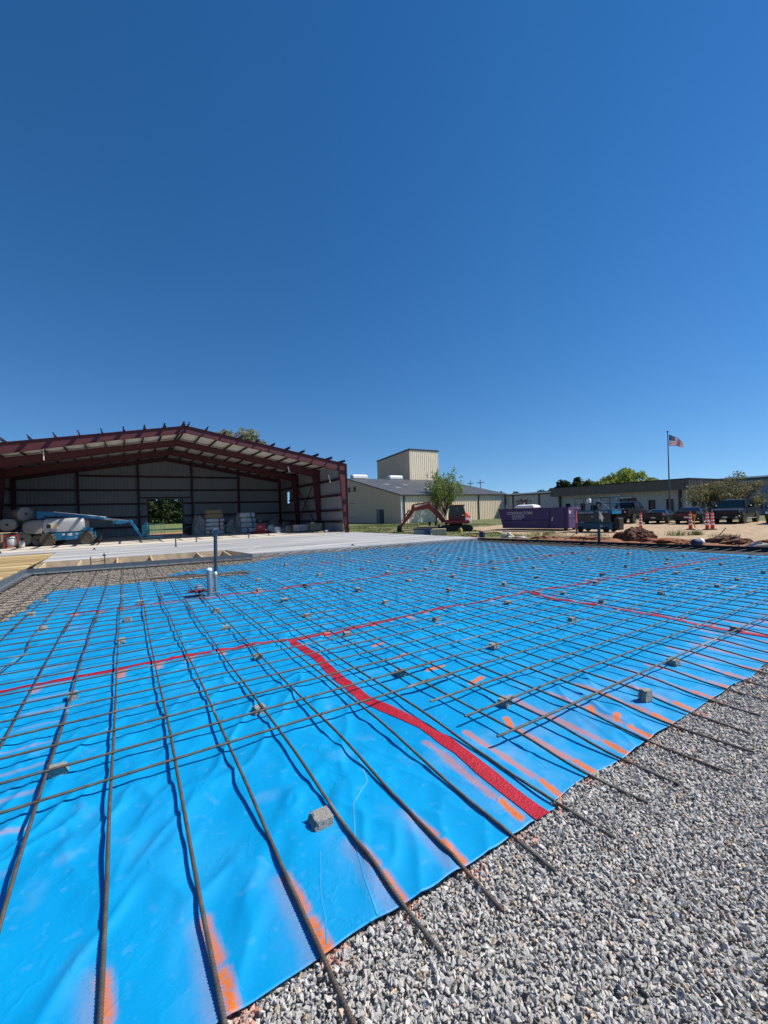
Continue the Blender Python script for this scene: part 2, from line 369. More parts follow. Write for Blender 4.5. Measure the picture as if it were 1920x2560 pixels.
# ================================================================== BLUE VAPOUR BARRIER
XA = lambda i: 1.86*(-.2909+.2189*i)
YB = lambda j: 1.86*(1.934+.2182*j)
def sheet_h(x, y):
    h = (fbm(x*1.6+.5*y, y*1.1, 3, 21)-.44)*.066+(fbm(x*3.4-1.2*y, y*2.6+.8*x, 2, 25)-.37)*.040*sstep(1.9, 3.2, y)
    r = 1-np.abs(2*fbm(x*2.3-y*1.4, y*.9+x*.5, 3, 31)-.9)*3.0; h = h+np.clip(r, 0, 1)**2*.028*sstep(.25, .6, vnoise(x*.7, y*.7, 4))
    r2 = 1-np.abs(vnoise(x*7+y*3, y*2.2, 6)-.5)*5; h = h+np.clip(r2, 0, 1)**1.5*.009*sstep(.45, .7, vnoise(x*1.3, y*1.3, 9))
    fold = np.exp(-((x-2.19)/.10)**2)*.012*sstep(6.4, 5.9, y)+np.exp(-((x-7.65)/.10)**2)*.012
    return h+fold+.012
sx = axis((-2.4, -1.4, .06), (-1.4, 5.6, .017), (5.6, 9, .035), (9, 18.9, .075))
sy = axis((1.72, 5.0, .017), (5.0, 8, .035), (8, 19.0, .075))
SX, SY = np.meshgrid(sx, sy)
edge = np.where(SX < 2.33, 0, .06)+(fbm(SX*2.2, SX*0+3, 3, 40)-.45)*.07-.02*np.exp(-((SX-2.17)/.07)**2)
SYw = SY+edge*np.exp(-(SY-1.72)/.25)
SZ = sheet_h(SX, SYw); lift = np.exp(-(SYw-1.72)/.06)
SZ = SZ*(1-.5*np.exp(-(SYw-1.72)/.3))+.004*lift
poly = [(-2.05, 1.5), (-2.1, 10.9), (-1.95, 13), (-1.9, 14.4), (-1.2, 14.95), (2.2, 14.15), (3.4, 14.1), (3.5, 14.8), (1.0, 15.7), (1.75, 16.5), (3.2, 17.25), (4.6, 17.5), (5.5, 18.5), (6.4, 18.95), (18.0, 18.3), (17.3, 16.7), (17.92, 9.9), (18.83, 5.15), (19.4, 1.5)]
F = grid_faces(len(sx), len(sy)); V = np.stack([SX, SYw, SZ], -1).reshape(-1, 3)
fc = V[F].mean(1); wob = (fbm(fc[:, 0]*1.5, fc[:, 1]*1.5, 3, 50)-.45)*.5*(fc[:, 1] > 5)
keep = inpoly(fc[:, 0]+wob, fc[:, 1]+wob, poly); F = F[keep]
# spray paint (orange), pale overspray and scuffs as real marks in a colour attribute
pc = np.zeros((len(V), 3))
def spray(x0, y0, x1, y1, w, a, ch=0, soft=.6):
    m = (V[:, 0] > min(x0, x1)-.3) & (V[:, 0] < max(x0, x1)+.3) & (V[:, 1] > min(y0, y1)-.3) & (V[:, 1] < max(y0, y1)+.3)
    q = V[m]; d = np.array((x1-x0, y1-y0)); L2 = d@d+1e-9
    tt = np.clip(((q[:, 0]-x0)*d[0]+(q[:, 1]-y0)*d[1])/L2, 0, 1)
    dist = np.hypot(q[:, 0]-x0-tt*d[0], q[:, 1]-y0-tt*d[1])
    k = sstep(w*(1+soft), w*(1-soft), dist+(fbm(q[:, 0]*14, q[:, 1]*14, 3, 60)-.45)*w*.8)*a
    pc[m, ch] = np.maximum(pc[m, ch], k)
rr = random.Random(3)
for i in range(-1, 44):
    x = XA(i)
    if i < 6:
        dx = .035 if i > 0 else .0
        spray(x+dx, 1.74, x+dx-.01, 1.90, .026, 1, 0, .75); spray(x+dx-.012, 1.97, x+.0, 2.12+.1*rr.random(), .024, .9, 0, .85); spray(x-.03, 1.75, x-.03, 2.2, .04, .18, 0, .95); spray(x-.08, 1.75, x-.09, 2.3, .06, .15, 1, .95)
    else:
        o = .10+.05*rr.random(); l = rr.uniform(.45, .95)
        spray(x+o, 1.78, x+o+.02, 1.95, .028, 1, 0, .45); spray(x+o+.01, 2.02, x+o+.03, 2.0+l, .027, rr.uniform(.5, .85), 0, .85); spray(x+.2, 1.8, x+.2, 2.5, .16, .45, 1, .95)
    for yt, n0 in ((6.25, -2), (10.65, -4)):
        if i > n0 and rr.random() < (.8 if yt < 7 else .6): spray(x+rr.uniform(-.02, .05), yt-.06+rr.uniform(-.1, .06), x+rr.uniform(-.02, .08), yt+.1, .045, rr.uniform(.5, .95), 0, .5)
for j in range(-3, 36):
    y = YB(j)
    if rr.random() < .75: spray(7.68, y+.05, 7.85+.2*rr.random(), y+.06, .03, .8, 0, .5)
    if rr.random() < .5: spray(13.1, y, 13.25, y+.02, .035, .6, 0, .5)
    if 3 < y < 10: spray(-.95, y-.1, -.6, y-.08, .02, .4*rr.random(), 0, .9)
for (x0, y0, x1, y1) in ((2.86, 2.55, 2.94, 2.68), (3.62, 2.25, 3.74, 2.36), (3.66, 2.06, 3.78, 2.12), (3.2, 3.42, 3.42, 3.46), (3.05, 4.0, 3.3, 4.02), (2.95, 4.6, 3.15, 4.63), (3.0, 5.2, 3.2, 5.25)):
    spray(x0, y0, x1, y1, .03, 1, 0, .4)
for k in range(240):
    x, y = rr.uniform(-1.2, 8), rr.uniform(1.8, 9); a = rr.uniform(0, 6.28); l = rr.uniform(.02, .16)
    spray(x, y, x+l*math.cos(a), y+l*math.sin(a), rr.uniform(.008, .05), rr.uniform(.08, .3), 1, .95)
m = bpy.data.materials.new('blue_vapour_film'); m.use_nodes = True; nt = m.node_tree; N_ = nt.nodes; L_ = nt.links; b = N_['Principled BSDF']
b.inputs['Roughness'].default_value = .48; b.inputs['Specular IOR Level'].default_value = .26
vc = N_.new('ShaderNodeVertexColor'); vc.layer_name = 'paint'; sp = N_.new('ShaderNodeSeparateColor'); L_.new(vc.outputs[0], sp.inputs[0])
tc = N_.new('ShaderNodeTexCoord')
def noise(scale, det=5):
    n = N_.new('ShaderNodeTexNoise'); n.inputs['Scale'].default_value = scale; n.inputs['Detail'].default_value = det; L_.new(tc.outputs['Object'], n.inputs['Vector']); return n.outputs['Fac']
def ramp(src, p0, p1, c0=(0, 0, 0), c1=(1, 1, 1)):
    r = N_.new('ShaderNodeValToRGB'); r.color_ramp.elements[0].position = p0; r.color_ramp.elements[1].position = p1; r.color_ramp.elements[0].color = (*c0, 1); r.color_ramp.elements[1].color = (*c1, 1); L_.new(src, r.inputs[0]); return r.outputs[0]
def mix(fac, a, bcol, mode='MIX'):
    x = N_.new('ShaderNodeMix'); x.data_type = 'RGBA'; x.blend_type = mode
    if isinstance(fac, float): x.inputs[0].default_value = fac
    else: L_.new(fac, x.inputs[0])
    for s_, i_ in ((a, 6), (bcol, 7)):
        if isinstance(s_, tuple): x.inputs[i_].default_value = (*s_, 1)
        else: L_.new(s_, x.inputs[i_])
    return x.outputs[2]
def math_(op, a, c):
    x = N_.new('ShaderNodeMath'); x.operation = op; x.use_clamp = True
    for s_, i_ in ((a, 0), (c, 1)):
        if isinstance(s_, (int, float)): x.inputs[i_].default_value = s_
        else: L_.new(s_, x.inputs[i_])
    return x.outputs[0]
# fine scratches
BLUE = (.004, .225, .74)
base = ramp(noise(1.1), .3, .72, (.0003, .240, .52), (.0006, .295, .60))
scuff = math_('MULTIPLY', ramp(noise(14, 9), .60, .72), .16)
base = mix(scuff, base, (.16, .40, .66))
base = mix(math_('MULTIPLY', sp.outputs[1], ramp(noise(4.5, 7), .36, .72)), base, (.22, .36, .58))
dust = math_('MULTIPLY', ramp(noise(.55, 6), .52, .75), .07); base = mix(dust, base, (.30, .36, .42))
base = mix(math_('MULTIPLY', ramp(noise(170, 2), .70, .76), .22), base, (.5, .55, .6))
base = mix(math_('MULTIPLY', sp.outputs[0], ramp(noise(70, 6), .20, .48)), base, (.62, .155, .014))
L_.new(base, b.inputs['Base Color'])
bp = N_.new('ShaderNodeBump'); bp.inputs['Strength'].default_value = .18; bp.inputs['Distance'].default_value = .006; L_.new(noise(38, 3), bp.inputs['Height'])
cr = N_.new('ShaderNodeMath'); cr.operation = 'SUBTRACT'; L_.new(noise(4.5, 5), cr.inputs[0]); cr.inputs[1].default_value = .5
ab = N_.new('ShaderNodeMath'); ab.operation = 'ABSOLUTE'; L_.new(cr.outputs[0], ab.inputs[0])
rg = ramp(ab.outputs[0], 0.0, .05, (1, 1, 1), (0, 0, 0)); b2 = N_.new('ShaderNodeBump'); b2.inputs['Strength'].default_value = .45; b2.inputs['Distance'].default_value = .005
L_.new(math_('MULTIPLY', rg, ramp(noise(1.7, 3), .45, .62)), b2.inputs['Height']); L_.new(bp.outputs[0], b2.inputs['Normal']); L_.new(b2.outputs[0], b.inputs['Normal'])
u, inv = np.unique(F, return_inverse=True); F2 = inv.reshape(F.shape)
vb = np_mesh('vapour_barrier', V[u], F2, m, cols={'paint': pc[u]})
tag(vb, 'bright blue plastic vapour barrier sheet spread under the rebar mat', 'vapour barrier')
sol = vb.modifiers.new('thickness', 'SOLIDIFY'); sol.thickness = .003; sol.offset = -1
# red seam tapes follow the sheet
tm = M('red_seam_tape', (.42, .010, .022), .5, var=.22, scale=30, bump=.5, bscale=60)
tml = tm
def tape(pts, w=.13, step=.03, lift=.0055):
    P = []
    for (a, c) in zip(pts[:-1], pts[1:]):
        n = max(2, int(math.hypot(c[0]-a[0], c[1]-a[1])/step))
        P += [(lerp(a[0], c[0], k/n), lerp(a[1], c[1], k/n)) for k in range(n)]
    P.append(pts[-1]); P = np.array(P); d = np.gradient(P, axis=0); d /= np.linalg.norm(d, axis=1)[:, None]; q = np.stack([-d[:, 1], d[:, 0]], 1)
    ks = np.linspace(-.5, .5, 7); X = P[:, None, 0]+q[:, None, 0]*ks[None]*w; Y = P[:, None, 1]+q[:, None, 1]*ks[None]*w
    w0 = (fbm(X*6, Y*6, 2, 70)-.45)*.02; X = X+q[:, None, 0]*w0; Y = Y+q[:, None, 1]*w0
    Z = sheet_h(X, Y); Z = Z*(1-.5*np.exp(-(np.maximum(Y, 1.72)-1.72)/.3))+lift+.006*np.exp(-(Y-1.72)/.06)
    o = np_mesh('seam_tape', np.stack([X, Y, Z], -1).reshape(-1, 3), grid_faces(7, len(P)), tm, vb); return o
tape([(2.17, 1.70), (2.2, 2.4), (2.23, 3.0), (2.06, 3.8), (2.07, 4.4), (2.14, 5.2), (2.12, 6.2)], .125)
tape([(-2.0, 6.5), (.7, 6.40), (2.1, 6.24), (3.4, 6.19), (4.5, 6.36), (7.2, 6.28), (11.5, 6.0), (17.8, 5.9)], .10)
tape([(7.6, 1.8), (7.65, 2.6), (7.66, 4.0), (7.58, 5.1), (7.63, 6.2)], .11)
tape([(-1.6, 10.88), (.8, 10.75), (4.4, 10.62), (7.3, 10.7), (11.7, 10.25), (17.4, 10.1)], .08, .06)
tape([(5.0, 15.0), (17.0, 14.4)], .08, .08)
# white fold creases in the film
cm = M('pale_crease', (.05, .36, .68), .4)
def crease(pts, w=.012):
    global tm
    keep_, tm = tm, cm; o = tape(pts, w, .02, .0016); o.name = 'fold_crease'; o.data.name = 'fold_crease'; tm = keep_
crease([(.98, 1.74), (1.02, 1.95), (1.10, 2.2), (1.22, 2.45), (1.42, 2.62), (1.5, 2.9)]); crease([(.72, 1.76), (.80, 2.0), (.90, 2.25)], .005)
crease([(2.62, 2.0), (2.75, 2.5), (3.05, 2.95)], .004); crease([(2.9, 3.3), (3.3, 3.6)], .004)
# black ball of tape lying on the sheet
mb = MB(); mb.lathe([(.001, .10), (.05, .09), (.07, .05), (.06, .01), (.001, 0)], 12, (3.96, 10.38, .02)); tag(mb.build('rubber_plug', MT['rubber'], None, True), 'small round black plug lying on the blue sheet near the steel pole', 'plug')

# ================================================================== GRAVEL
def hull_stone(r):
    bm = bmesh.new()
    for k in range(11):
        v = r.normal(size=3); v /= np.linalg.norm(v); v *= np.array((1, .66, .52))*r.uniform(.8, 1.1); bm.verts.new(v)
    rsl = bmesh.ops.convex_hull(bm, input=bm.verts); bmesh.ops.delete(bm, geom=[g_ for g_ in rsl['geom_interior'] if isinstance(g_, bmesh.types.BMVert)], context='VERTS')
    bmesh.ops.triangulate(bm, faces=bm.faces); bmesh.ops.recalc_face_normals(bm, faces=bm.faces); bm.verts.index_update()
    V_ = np.array([v.co[:] for v in bm.verts]); F_ = np.array([[v.index for v in f.verts] for f in bm.faces]); bm.free(); return V_, F_
STN = [hull_stone(RNG) for _ in range(14)]
def stones(name, pos, size, cols, mat, label):
    Vs, Fs, Cs = [], [], []; off = 0; n = len(pos); kind = RNG.integers(0, len(STN), n)
    for s_ in range(len(STN)):
        idx = np.where(kind == s_)[0]; 
        if not len(idx): continue
        V0, F0 = STN[s_]; q = RNG.normal(size=(len(idx), 4)); q[:, 1:3] *= .38; q /= np.linalg.norm(q, axis=1)[:, None]
        w, x, y, z = q.T
        Rm = np.stack([1-2*(y*y+z*z), 2*(x*y-z*w), 2*(x*z+y*w), 2*(x*y+z*w), 1-2*(x*x+z*z), 2*(y*z-x*w), 2*(x*z-y*w), 2*(y*z+x*w), 1-2*(x*x+y*y)], -1).reshape(-1, 3, 3)
        P = np.einsum('nij,vj->nvi', Rm, V0)*size[idx][:, None, None]+pos[idx][:, None, :]
        nv = len(V0); Vs.append(P.reshape(-1, 3)); Fs.append((F0[None]+(np.arange(len(idx))*nv)[:, None, None]+off).reshape(-1, 3))
        Cs.append(np.repeat(cols[idx], nv, 0)); off += nv*len(idx)
    o = np_mesh(name, np.concatenate(Vs), np.concatenate(Fs), mat, None, False, {'stone': np.concatenate(Cs)}); return tag(o, label, 'gravel', None, 'stuff')
stm = M('crushed_stone', (1, 1, 1), .9, var=.22, scale=60, bump=.35, bscale=160, attr='stone')
pts = []
for (x0, x1, y0, y1, d) in ((-.6, 5.2, -.6, 1.80, .0175), (5.2, 11, -.4, 2.0, .030)):
    a, c = np.meshgrid(np.arange(x0, x1, d), np.arange(y0, y1, d)); a = a.ravel(); c = c.ravel()
    p = np.stack([a+RNG.uniform(-.6, .6, a.size)*d, c+RNG.uniform(-.6, .6, a.size)*d, RNG.uniform(-.010, .002, a.size), np.full(a.size, d)], 1)
    vis = (p[:, 1] > p[:, 0]*.20-.35) & (p[:, 0]*.53+p[:, 1]*.85 > .55); p = p[vis]; pts.append(p)
    ex = p[RNG.random(len(p)) < .7].copy(); ex[:, :2] += RNG.uniform(-.5, .5, (len(ex), 2))*d; ex[:, 2] += .010; pts.append(ex)
p = np.concatenate(pts); size = np.minimum(p[:, 3]*1.22, .030)*RNG.lognormal(-.42, .30, len(p)); size = np.minimum(size, .027)
# keep the film's edge clear: stones stay below it
lim = 1.70+(np.where(p[:, 0] < 2.33, 0, .06)+(fbm(p[:, 0]*2.2, p[:, 0]*0+3, 3, 40)-.45)*.07)
p[:, 2] = np.where(p[:, 1] > lim, p[:, 2]-.03, p[:, 2]+.004); p = p[:, :]
ok = p[:, 1] < lim+.06; p = p[ok]; size = size[ok]; lim = lim[ok]
g0 = RNG.normal(.465, .068, len(p)).clip(.24, .66); cols = np.stack([g0*1.05, g0, g0*.925], 1)
warm = RNG.random(len(p)); cols[warm < .05] *= np.array((1.15, .92, .72)); cols[warm > .965] *= np.array((.62, .64, .68)); cols[(warm > .05) & (warm < .11)] *= np.array((.95, 1.0, 1.06))
near = np.min(np.abs(p[:, 0][:, None]-(np.array([XA(i)+.05 for i in range(0, 26)]))[None]), 1)
spk = (near < .05+.03*RNG.random(len(p))) & (p[:, 1] > lim-.11*RNG.random(len(p))) & (RNG.random(len(p)) < .75)
cols[spk] = cols[spk]*.45+np.array((.40, .13, .06))
stones('gravel', p[:, :3], size, cols, stm, 'loose grey crushed stone beside the edge of the blue sheet')
# stones showing under the far left of the mat
q = np.stack([RNG.uniform(-3.1, 5, 9000), RNG.uniform(9, 20, 9000), RNG.uniform(-.04, -.02, 9000)], 1)
ok = ~inpoly(q[:, 0], q[:, 1], poly) & (q[:, 1] < 20.2-.14*(q[:, 0]+3.2)); q = q[ok]; g0 = RNG.normal(.27, .06, len(q)).clip(.1, .4); c3 = np.stack([g0*1.08, g0*.98, g0*.86], 1)
stones('gravel_patch', q, RNG.uniform(.03, .055, len(q)), c3, stm, 'dusty brown stone showing under the far left corner of the mat')
# ================================================================== REBAR
def rebar(name, pts, r=.0094, ribbed=None, n=8):
    """pts: (k,3) polyline; ribbed(pos)->bool array tells where ribs are modelled."""
    pts = np.asarray(pts, float); seg = np.linalg.norm(np.diff(pts, axis=0), axis=1); S_ = np.concatenate([[0], np.cumsum(seg)])
    coarse = np.arange(0, S_[-1], .25)
    cpos = np.stack([np.interp(coarse, S_, pts[:, k]) for k in range(3)], 1)
    ss = [0.]; dist = np.hypot(cpos[:, 0], cpos[:, 1])
    out = []
    for s0, d in zip(coarse, dist):
        e = min(s0+.25, S_[-1])
        if ribbed and d < ribbed:
            st = .0045 if d < 3.4 else .0075
            out += list(np.arange(s0, e, st))
        else: out += list(np.arange(s0, e, .06 if d < 6 else .25))
    out.append(S_[-1]); s_ = np.array(out)
    C = np.stack([np.interp(s_, S_, pts[:, k]) for k in range(3)], 1)
    T = np.gradient(C, axis=0); T /= np.linalg.norm(T, axis=1)[:, None]+1e-12
    A = np.cross(T, np.array((0, 0, 1.))); A /= np.linalg.norm(A, axis=1)[:, None]; B = np.cross(A, T)
    a = np.arange(n)/n*2*math.pi
    dist = np.hypot(C[:, 0], C[:, 1]); pitch = .0155
    ph = (s_[:, None]+.0045*np.sin(a)[None])/pitch
    rib = np.clip(np.sin(ph*2*math.pi)*1.6, 0, 1)*(np.abs(np.cos(a))[None] > .15)
    amp = np.where((dist < (ribbed or 0))[:, None], .0030, 0)
    rad = r+amp*rib
    V_ = C[:, None]+rad[..., None]*(np.cos(a)[None, :, None]*A[:, None]+np.sin(a)[None, :, None]*B[:, None])
    m_ = len(s_); i = np.arange(m_-1)[:, None]*n+np.arange(n)[None]; j = np.arange(m_-1)[:, None]*n+(np.arange(n)[None]+1) % n
    F_ = np.stack([i, j, j+n, i+n], -1).reshape(-1, 4)
    Vf = np.concatenate([V_.reshape(-1, 3), C[:1], C[-1:]]); b0 = m_*n
    caps = [[k, b0, b0, (k+1) % n] for k in range(0)]
    o = np_mesh(name, Vf, F_, RB, None, True)
    me = o.data                                        # close the cut ends
    bm = bmesh.new(); bm.from_mesh(me); bmesh.ops.delete(bm, geom=[v for v in bm.verts if not v.link_faces], context='VERTS')
    bmesh.ops.holes_fill(bm, edges=[e for e in bm.edges if e.is_boundary], sides=0)
    bm.to_mesh(me); bm.free(); return o
# rusty brown grey steel with pale mortar splashes
RB = MT['rust']; nt = RB.node_tree; b = nt.nodes['Principled BSDF']; old = b.inputs['Base Color'].links[0].from_socket
tc = nt.nodes.new('ShaderNodeTexCoord')
def _n(scale, p0, p1, c0, c1):
    n = nt.nodes.new('ShaderNodeTexNoise'); n.inputs['Scale'].default_value = scale; n.inputs['Detail'].default_value = 5; nt.links.new(tc.outputs['Object'], n.inputs['Vector'])
    r = nt.nodes.new('ShaderNodeValToRGB'); r.color_ramp.elements[0].position = p0; r.color_ramp.elements[1].position = p1; r.color_ramp.elements[0].color = (*c0, 1); r.color_ramp.elements[1].color = (*c1, 1); nt.links.new(n.outputs['Fac'], r.inputs[0]); return r.outputs[0]
def _mix(f, a, c):
    x = nt.nodes.new('ShaderNodeMix'); x.data_type = 'RGBA'; nt.links.new(f, x.inputs[0])
    for s_, i_ in ((a, 6), (c, 7)):
        if isinstance(s_, tuple): x.inputs[i_].default_value = (*s_, 1)
        else: nt.links.new(s_, x.inputs[i_])
    return x.outputs[2]
c1 = _mix(_n(2.3, .46, .66, (0, 0, 0), (.65, .65, .65)), old, (.115, .066, .042))
c1 = _mix(_n(1.3, .62, .70, (0, 0, 0), (1, 1, 1)), c1, (.30, .285, .26))
nt.links.new(c1, b.inputs['Base Color'])

rr = random.Random(5)
def zA(x, y):
    lo = np.where(x < 2.6, 2.05, 1.75); hi = np.where(x < 2.6, 3.3, 2.4)
    return .024+.055*sstep(lo, hi, y)
def wob(k, t, amp, f=.35): return (fbm(t*f+k*3.7, t*0+k*1.3, 3, 80)-.44)*amp
def angle_y(x): return lerp(20.4, 19.25, (x+3.2)/8.08)
GA, GB = 'rebars running toward the hangar', 'rebars running across the mat'
endY = {0: .95, 1: .98, 2: 1.05, 3: 1.12, 4: 1.43, 5: 1.42, 6: 1.41, 7: 1.36, 8: 1.40, 9: 1.37, 10: 1.22, 11: 1.22}
for i in range(-6, 45):
    x0 = XA(i); yend = float(angle_y(x0))-.03 if x0 < 4.9 else 19.25-.08*(x0-4.9)
    if x0 > 17.2: yend = min(yend, 10.9-(x0-19.06)/.168)
    y0 = endY.get(i, 1.32+.12*rr.random()); cut = rr.uniform(9.2, 11.6)
    drift = {8: .10, 9: .06, 10: .07, 11: .10}.get(i, rr.uniform(-.02, .06)) if i > 3 else 0
    for half, (a, c) in enumerate(((y0, cut+.5), (cut-.5, yend))):
        if c-a < .6: continue
        y = np.arange(a, c, .12 if half == 0 else .3); y = np.append(y, c)
        x = x0+half*.026+wob(i+half*50, y, .05)+drift*np.exp(-(y-y0)/.6)
        if half == 0 and i == -2: x = x+.10*np.exp(-((y-7.9)/.5)**2)-.05*np.exp(-((y-7.1)/.8)**2)
        z = zA(x, y)+wob(i+20+half*9, y, .012)
        # cut ends of the near bars rest on the stone
        z = np.where(y < 1.72, np.maximum(.019, z-.004), z)
        sh = sheet_h(x, y); sh = sh*(1-.5*np.exp(-np.maximum(y-1.72, 0)/.3))+.004
        z = np.where((y > 1.70) & (y < 9), np.maximum(z, sh+.0115), z)
        z = np.where(y > yend-.5, .085, z) if half else z
        o = rebar('rebar', np.stack([x, y, z], 1), ribbed=5.2 if half == 0 and i < 14 else None)
        if half == 0 and i == -2: lab = 'kinked rebar bent sideways in the left part of the blue sheet'
        elif half == 0: lab = 'rusty rebar running from the gravel edge toward the hangar with its near end cut'
        else: lab = 'far rusty rebar running toward the concrete slab beyond the middle lap'
        tag(o, lab, 'rebar', GA if half == 0 else 'far rebars running toward the slab')
lapR = {-3: 2.52, -2: 2.54, -1: 2.47, 0: 2.48, 1: 2.49}
for j in range(-3, 40):
    y0 = YB(j)
    if y0 > 19.0: break
    xl = -3.05; xr = float(xform(y0))-.04
    if y0 > angle_y(4.9)-.5: xl = 5.0
    segs = []
    if j >= 0: segs.append((xl, (3.1 if j < 6 else rr.uniform(2.9, 3.7)), 0))
    s1 = lapR.get(j, rr.uniform(2.2, 2.7)); m1 = rr.uniform(9.6, 11.2) if j > -3 else 12.5
    segs.append((s1, m1+.5, 1)); segs.append((m1-.3, xr, 2))
    for (a, c, k) in segs:
        if c-a < .8: continue
        x = np.arange(a, c, .12 if a < 6 and y0 < 7 else .3); x = np.append(x, c)
        y = y0+.024*(k == 1)+wob(j*3+k+7, x, .035)+(-.03*(x-2.5)*np.exp(-(x-2.5)/1.2) if j == -3 and k == 1 else 0)
        z = zA(x, y)*0+.0995+wob(j+k*31, x, .010)-.004*(k == 1)
        if k != 0 and j <= 0: z = z-.0*(x)
        o = rebar('rebar', np.stack([x, y, z], 1), ribbed=5.2 if j < 8 else None)
        if j == -3 and k == 1: lab, gr = 'rebar across the mat nearest the gravel, ending left above the red tape', None
        elif j == 0 and k == 0: lab, gr = 'first crosswise rebar on the left, nearest to the bottom edge', None
        else:
            lab = ['rusty crosswise rebar on the left, reaching from the steel angle to the red tape', 'rusty crosswise rebar in the middle of the mat, lapped at both ends', 'rusty crosswise rebar on the right, ending at the black form board'][k]
            gr = ['crosswise rebars on the left', 'crosswise rebars in the middle', 'crosswise rebars on the right'][k]
        tag(o, lab, 'rebar', gr)
# bundle of loose dark bars near the steel pole
for k in range(5):
    y = 14.55-.09*k; o = rebar('rebar', [(-.4+.5*k, y+.25, .115), (1.2, y+.1, .118), (3.3+.1*k, y-.35, .118)], r=.012); tag(o, 'loose dark rebar in the small bundle lying on the mat behind the steel pole', 'rebar', 'loose rebars behind the steel pole')
# dowels sticking out of the slab edge
for k in range(22):
    x = 5.3+.58*k; y = 19.4-.095*(x-4.93)
    mb = MB(); mb.tube([(x, y+.12, .09), (x+.02, y-.25, .12), (x+.08, y-.62, .19+.04*rr.random())], .012, 6); tag(mb.build('dowel_bar', MT['rust']), 'short bent dowel bar sticking out of the slab edge toward the mat', 'dowel bar', 'dowel bars along the slab edge')
# tie wires as tiny loops at the nearest crossings belong to the crossing bars' look
# ================================================================== CONCRETE SPACER BRICKS
BR = [ (3.28,12.27),(2.88,10.77),(4.90,15.93),(5.08,15.12),(5.06,13.51),(6.56,16.68),(5.10,12.02),(6.56,14.99),(4.78,10.56),(6.62,13.56),(2.93,8.89),(2.88,7.41),(1.48,5.65),(4.79,8.92),(6.69,12.16),(2.93,5.86),(7.98,16.38),(9.55,16.46),(7.76,13.62),(4.61,7.38),(6.79,10.71),(7.78,12.11),(9.90,15.12),(2.71,4.04),(9.69,13.69),(6.44,9.11),(8.29,10.74),(4.56,5.63),(9.59,12.04),(10.96,13.50),(12.71,15.43),(6.44,7.45),(7.91,8.98),(10.90,12.00),(9.89,10.70),(13.98,13.34),(11.06,10.50),(9.76,9.14),(4.31,4.07),(7.96,7.14),(6.48,5.73),(12.37,10.43),(11.01,8.63),(9.36,7.28),(15.26,11.81),(13.96,10.16),(12.54,8.67),(8.04,5.56),(6.34,4.22),(15.27,10.08),(13.83,8.52),(9.79,5.86),(8.03,4.69),(11.12,6.48),(14.97,8.31),(13.03,6.84),(15.99,8.28),(11.13,5.38),(17.58,8.28),(9.60,4.32),(14.25,6.25),(15.49,6.75),(12.65,5.32),(16.69,6.76),(13.66,5.20),(11.24,3.90),(15.17,5.17),(12.46,3.92),(17.52,5.20),(14.18,3.93),(7.68,2.44),(5.52,2.35),(-1.72,11.19),(-1.32,9.61),(-1.72,12.86),(-1.33,14.56),(-.01,9.43),(-.10,7.70),(.24,11.01),(1.42,7.46),(1.54,9.02),(1.67,12.36),(-.54,5.63),(1.07,4.11),(3.13,2.82),(-.49,4.01) ]
def brick_mesh(seed, sx, sy, sz, broken=0):
    r = np.random.default_rng(seed); bm = bmesh.new(); bmesh.ops.create_cube(bm, size=1)
    bmesh.ops.bevel(bm, geom=bm.edges[:], offset=.045, segments=1, affect='EDGES')
    bmesh.ops.subdivide_edges(bm, edges=bm.edges[:], cuts=3, use_grid_fill=True)
    for v in bm.verts:
        n = v.co.copy(); k = .012
        if v.co.x < -.35*1 and broken: k = .05; v.co.x += .16*broken*(v.co.z+.3)*(1 if v.co.z > 0 else .5)+.05*math.sin(9*v.co.y)
        v.co += Vector(r.normal(size=3)*k*.6)
        v.co = Vector((v.co.x*sx, v.co.y*sy, (v.co.z+.5)*sz))
    bmesh.ops.triangulate(bm, faces=bm.faces)
    me = bpy.data.meshes.new('spacer_brick'); bm.to_mesh(me); bm.free(); me.materials.append(MT['brick']); return me
bms = [brick_mesh(k, .125, .10, .068, 1 if k % 2 else 0) for k in range(4)]
def near_label(x, y):
    spots = [((-.49, 4.01), 'concrete spacer brick half shaded by a bar, nearest to the left edge'), ((1.07, 4.11), 'concrete spacer brick under the bars left of the red tape, second from the bottom left'),
     ((-.54, 5.63), 'concrete spacer brick just below the long red tape near the left edge'), ((2.71, 4.04), 'dark shaded spacer brick just right of the curving red tape'), ((3.13, 2.82), 'dark shaded spacer brick right of the red tape, third from the gravel'),
     ((5.52, 2.35), 'shaded spacer brick under the bar nearest the gravel, right of the standing brick'), ((7.68, 2.44), 'shaded spacer brick on the right red tape near the photo edge'),
     ((1.48, 5.65), 'concrete spacer brick just below the long red tape, left of its junction'), ((2.93, 5.86), 'concrete spacer brick just right of the red tape junction'), ((4.31, 4.07), 'dark spacer brick in open blue sheet between the two red tapes, nearer the gravel'),
     ((1.42, 7.46), 'wedge shaped spacer brick beyond the long red tape, in line with the steel conduits'), ((-.10, 7.7), 'concrete spacer brick beyond the long red tape at the left, under a bar')]
    for (a, c), l in spots:
        if math.hypot(a-x, c-y) < .05: return l, None
    side = 'left' if x < 2.2 else 'middle' if x < 7.6 else 'right'; dep = 'before the long red tape' if y < 6.25 else 'between the two long tape lines' if y < 10.7 else 'beyond the second tape line'
    return 'spacer brick in the %s of the sheet, %s' % (side, dep), 'spacer bricks %s %s' % (side, dep)
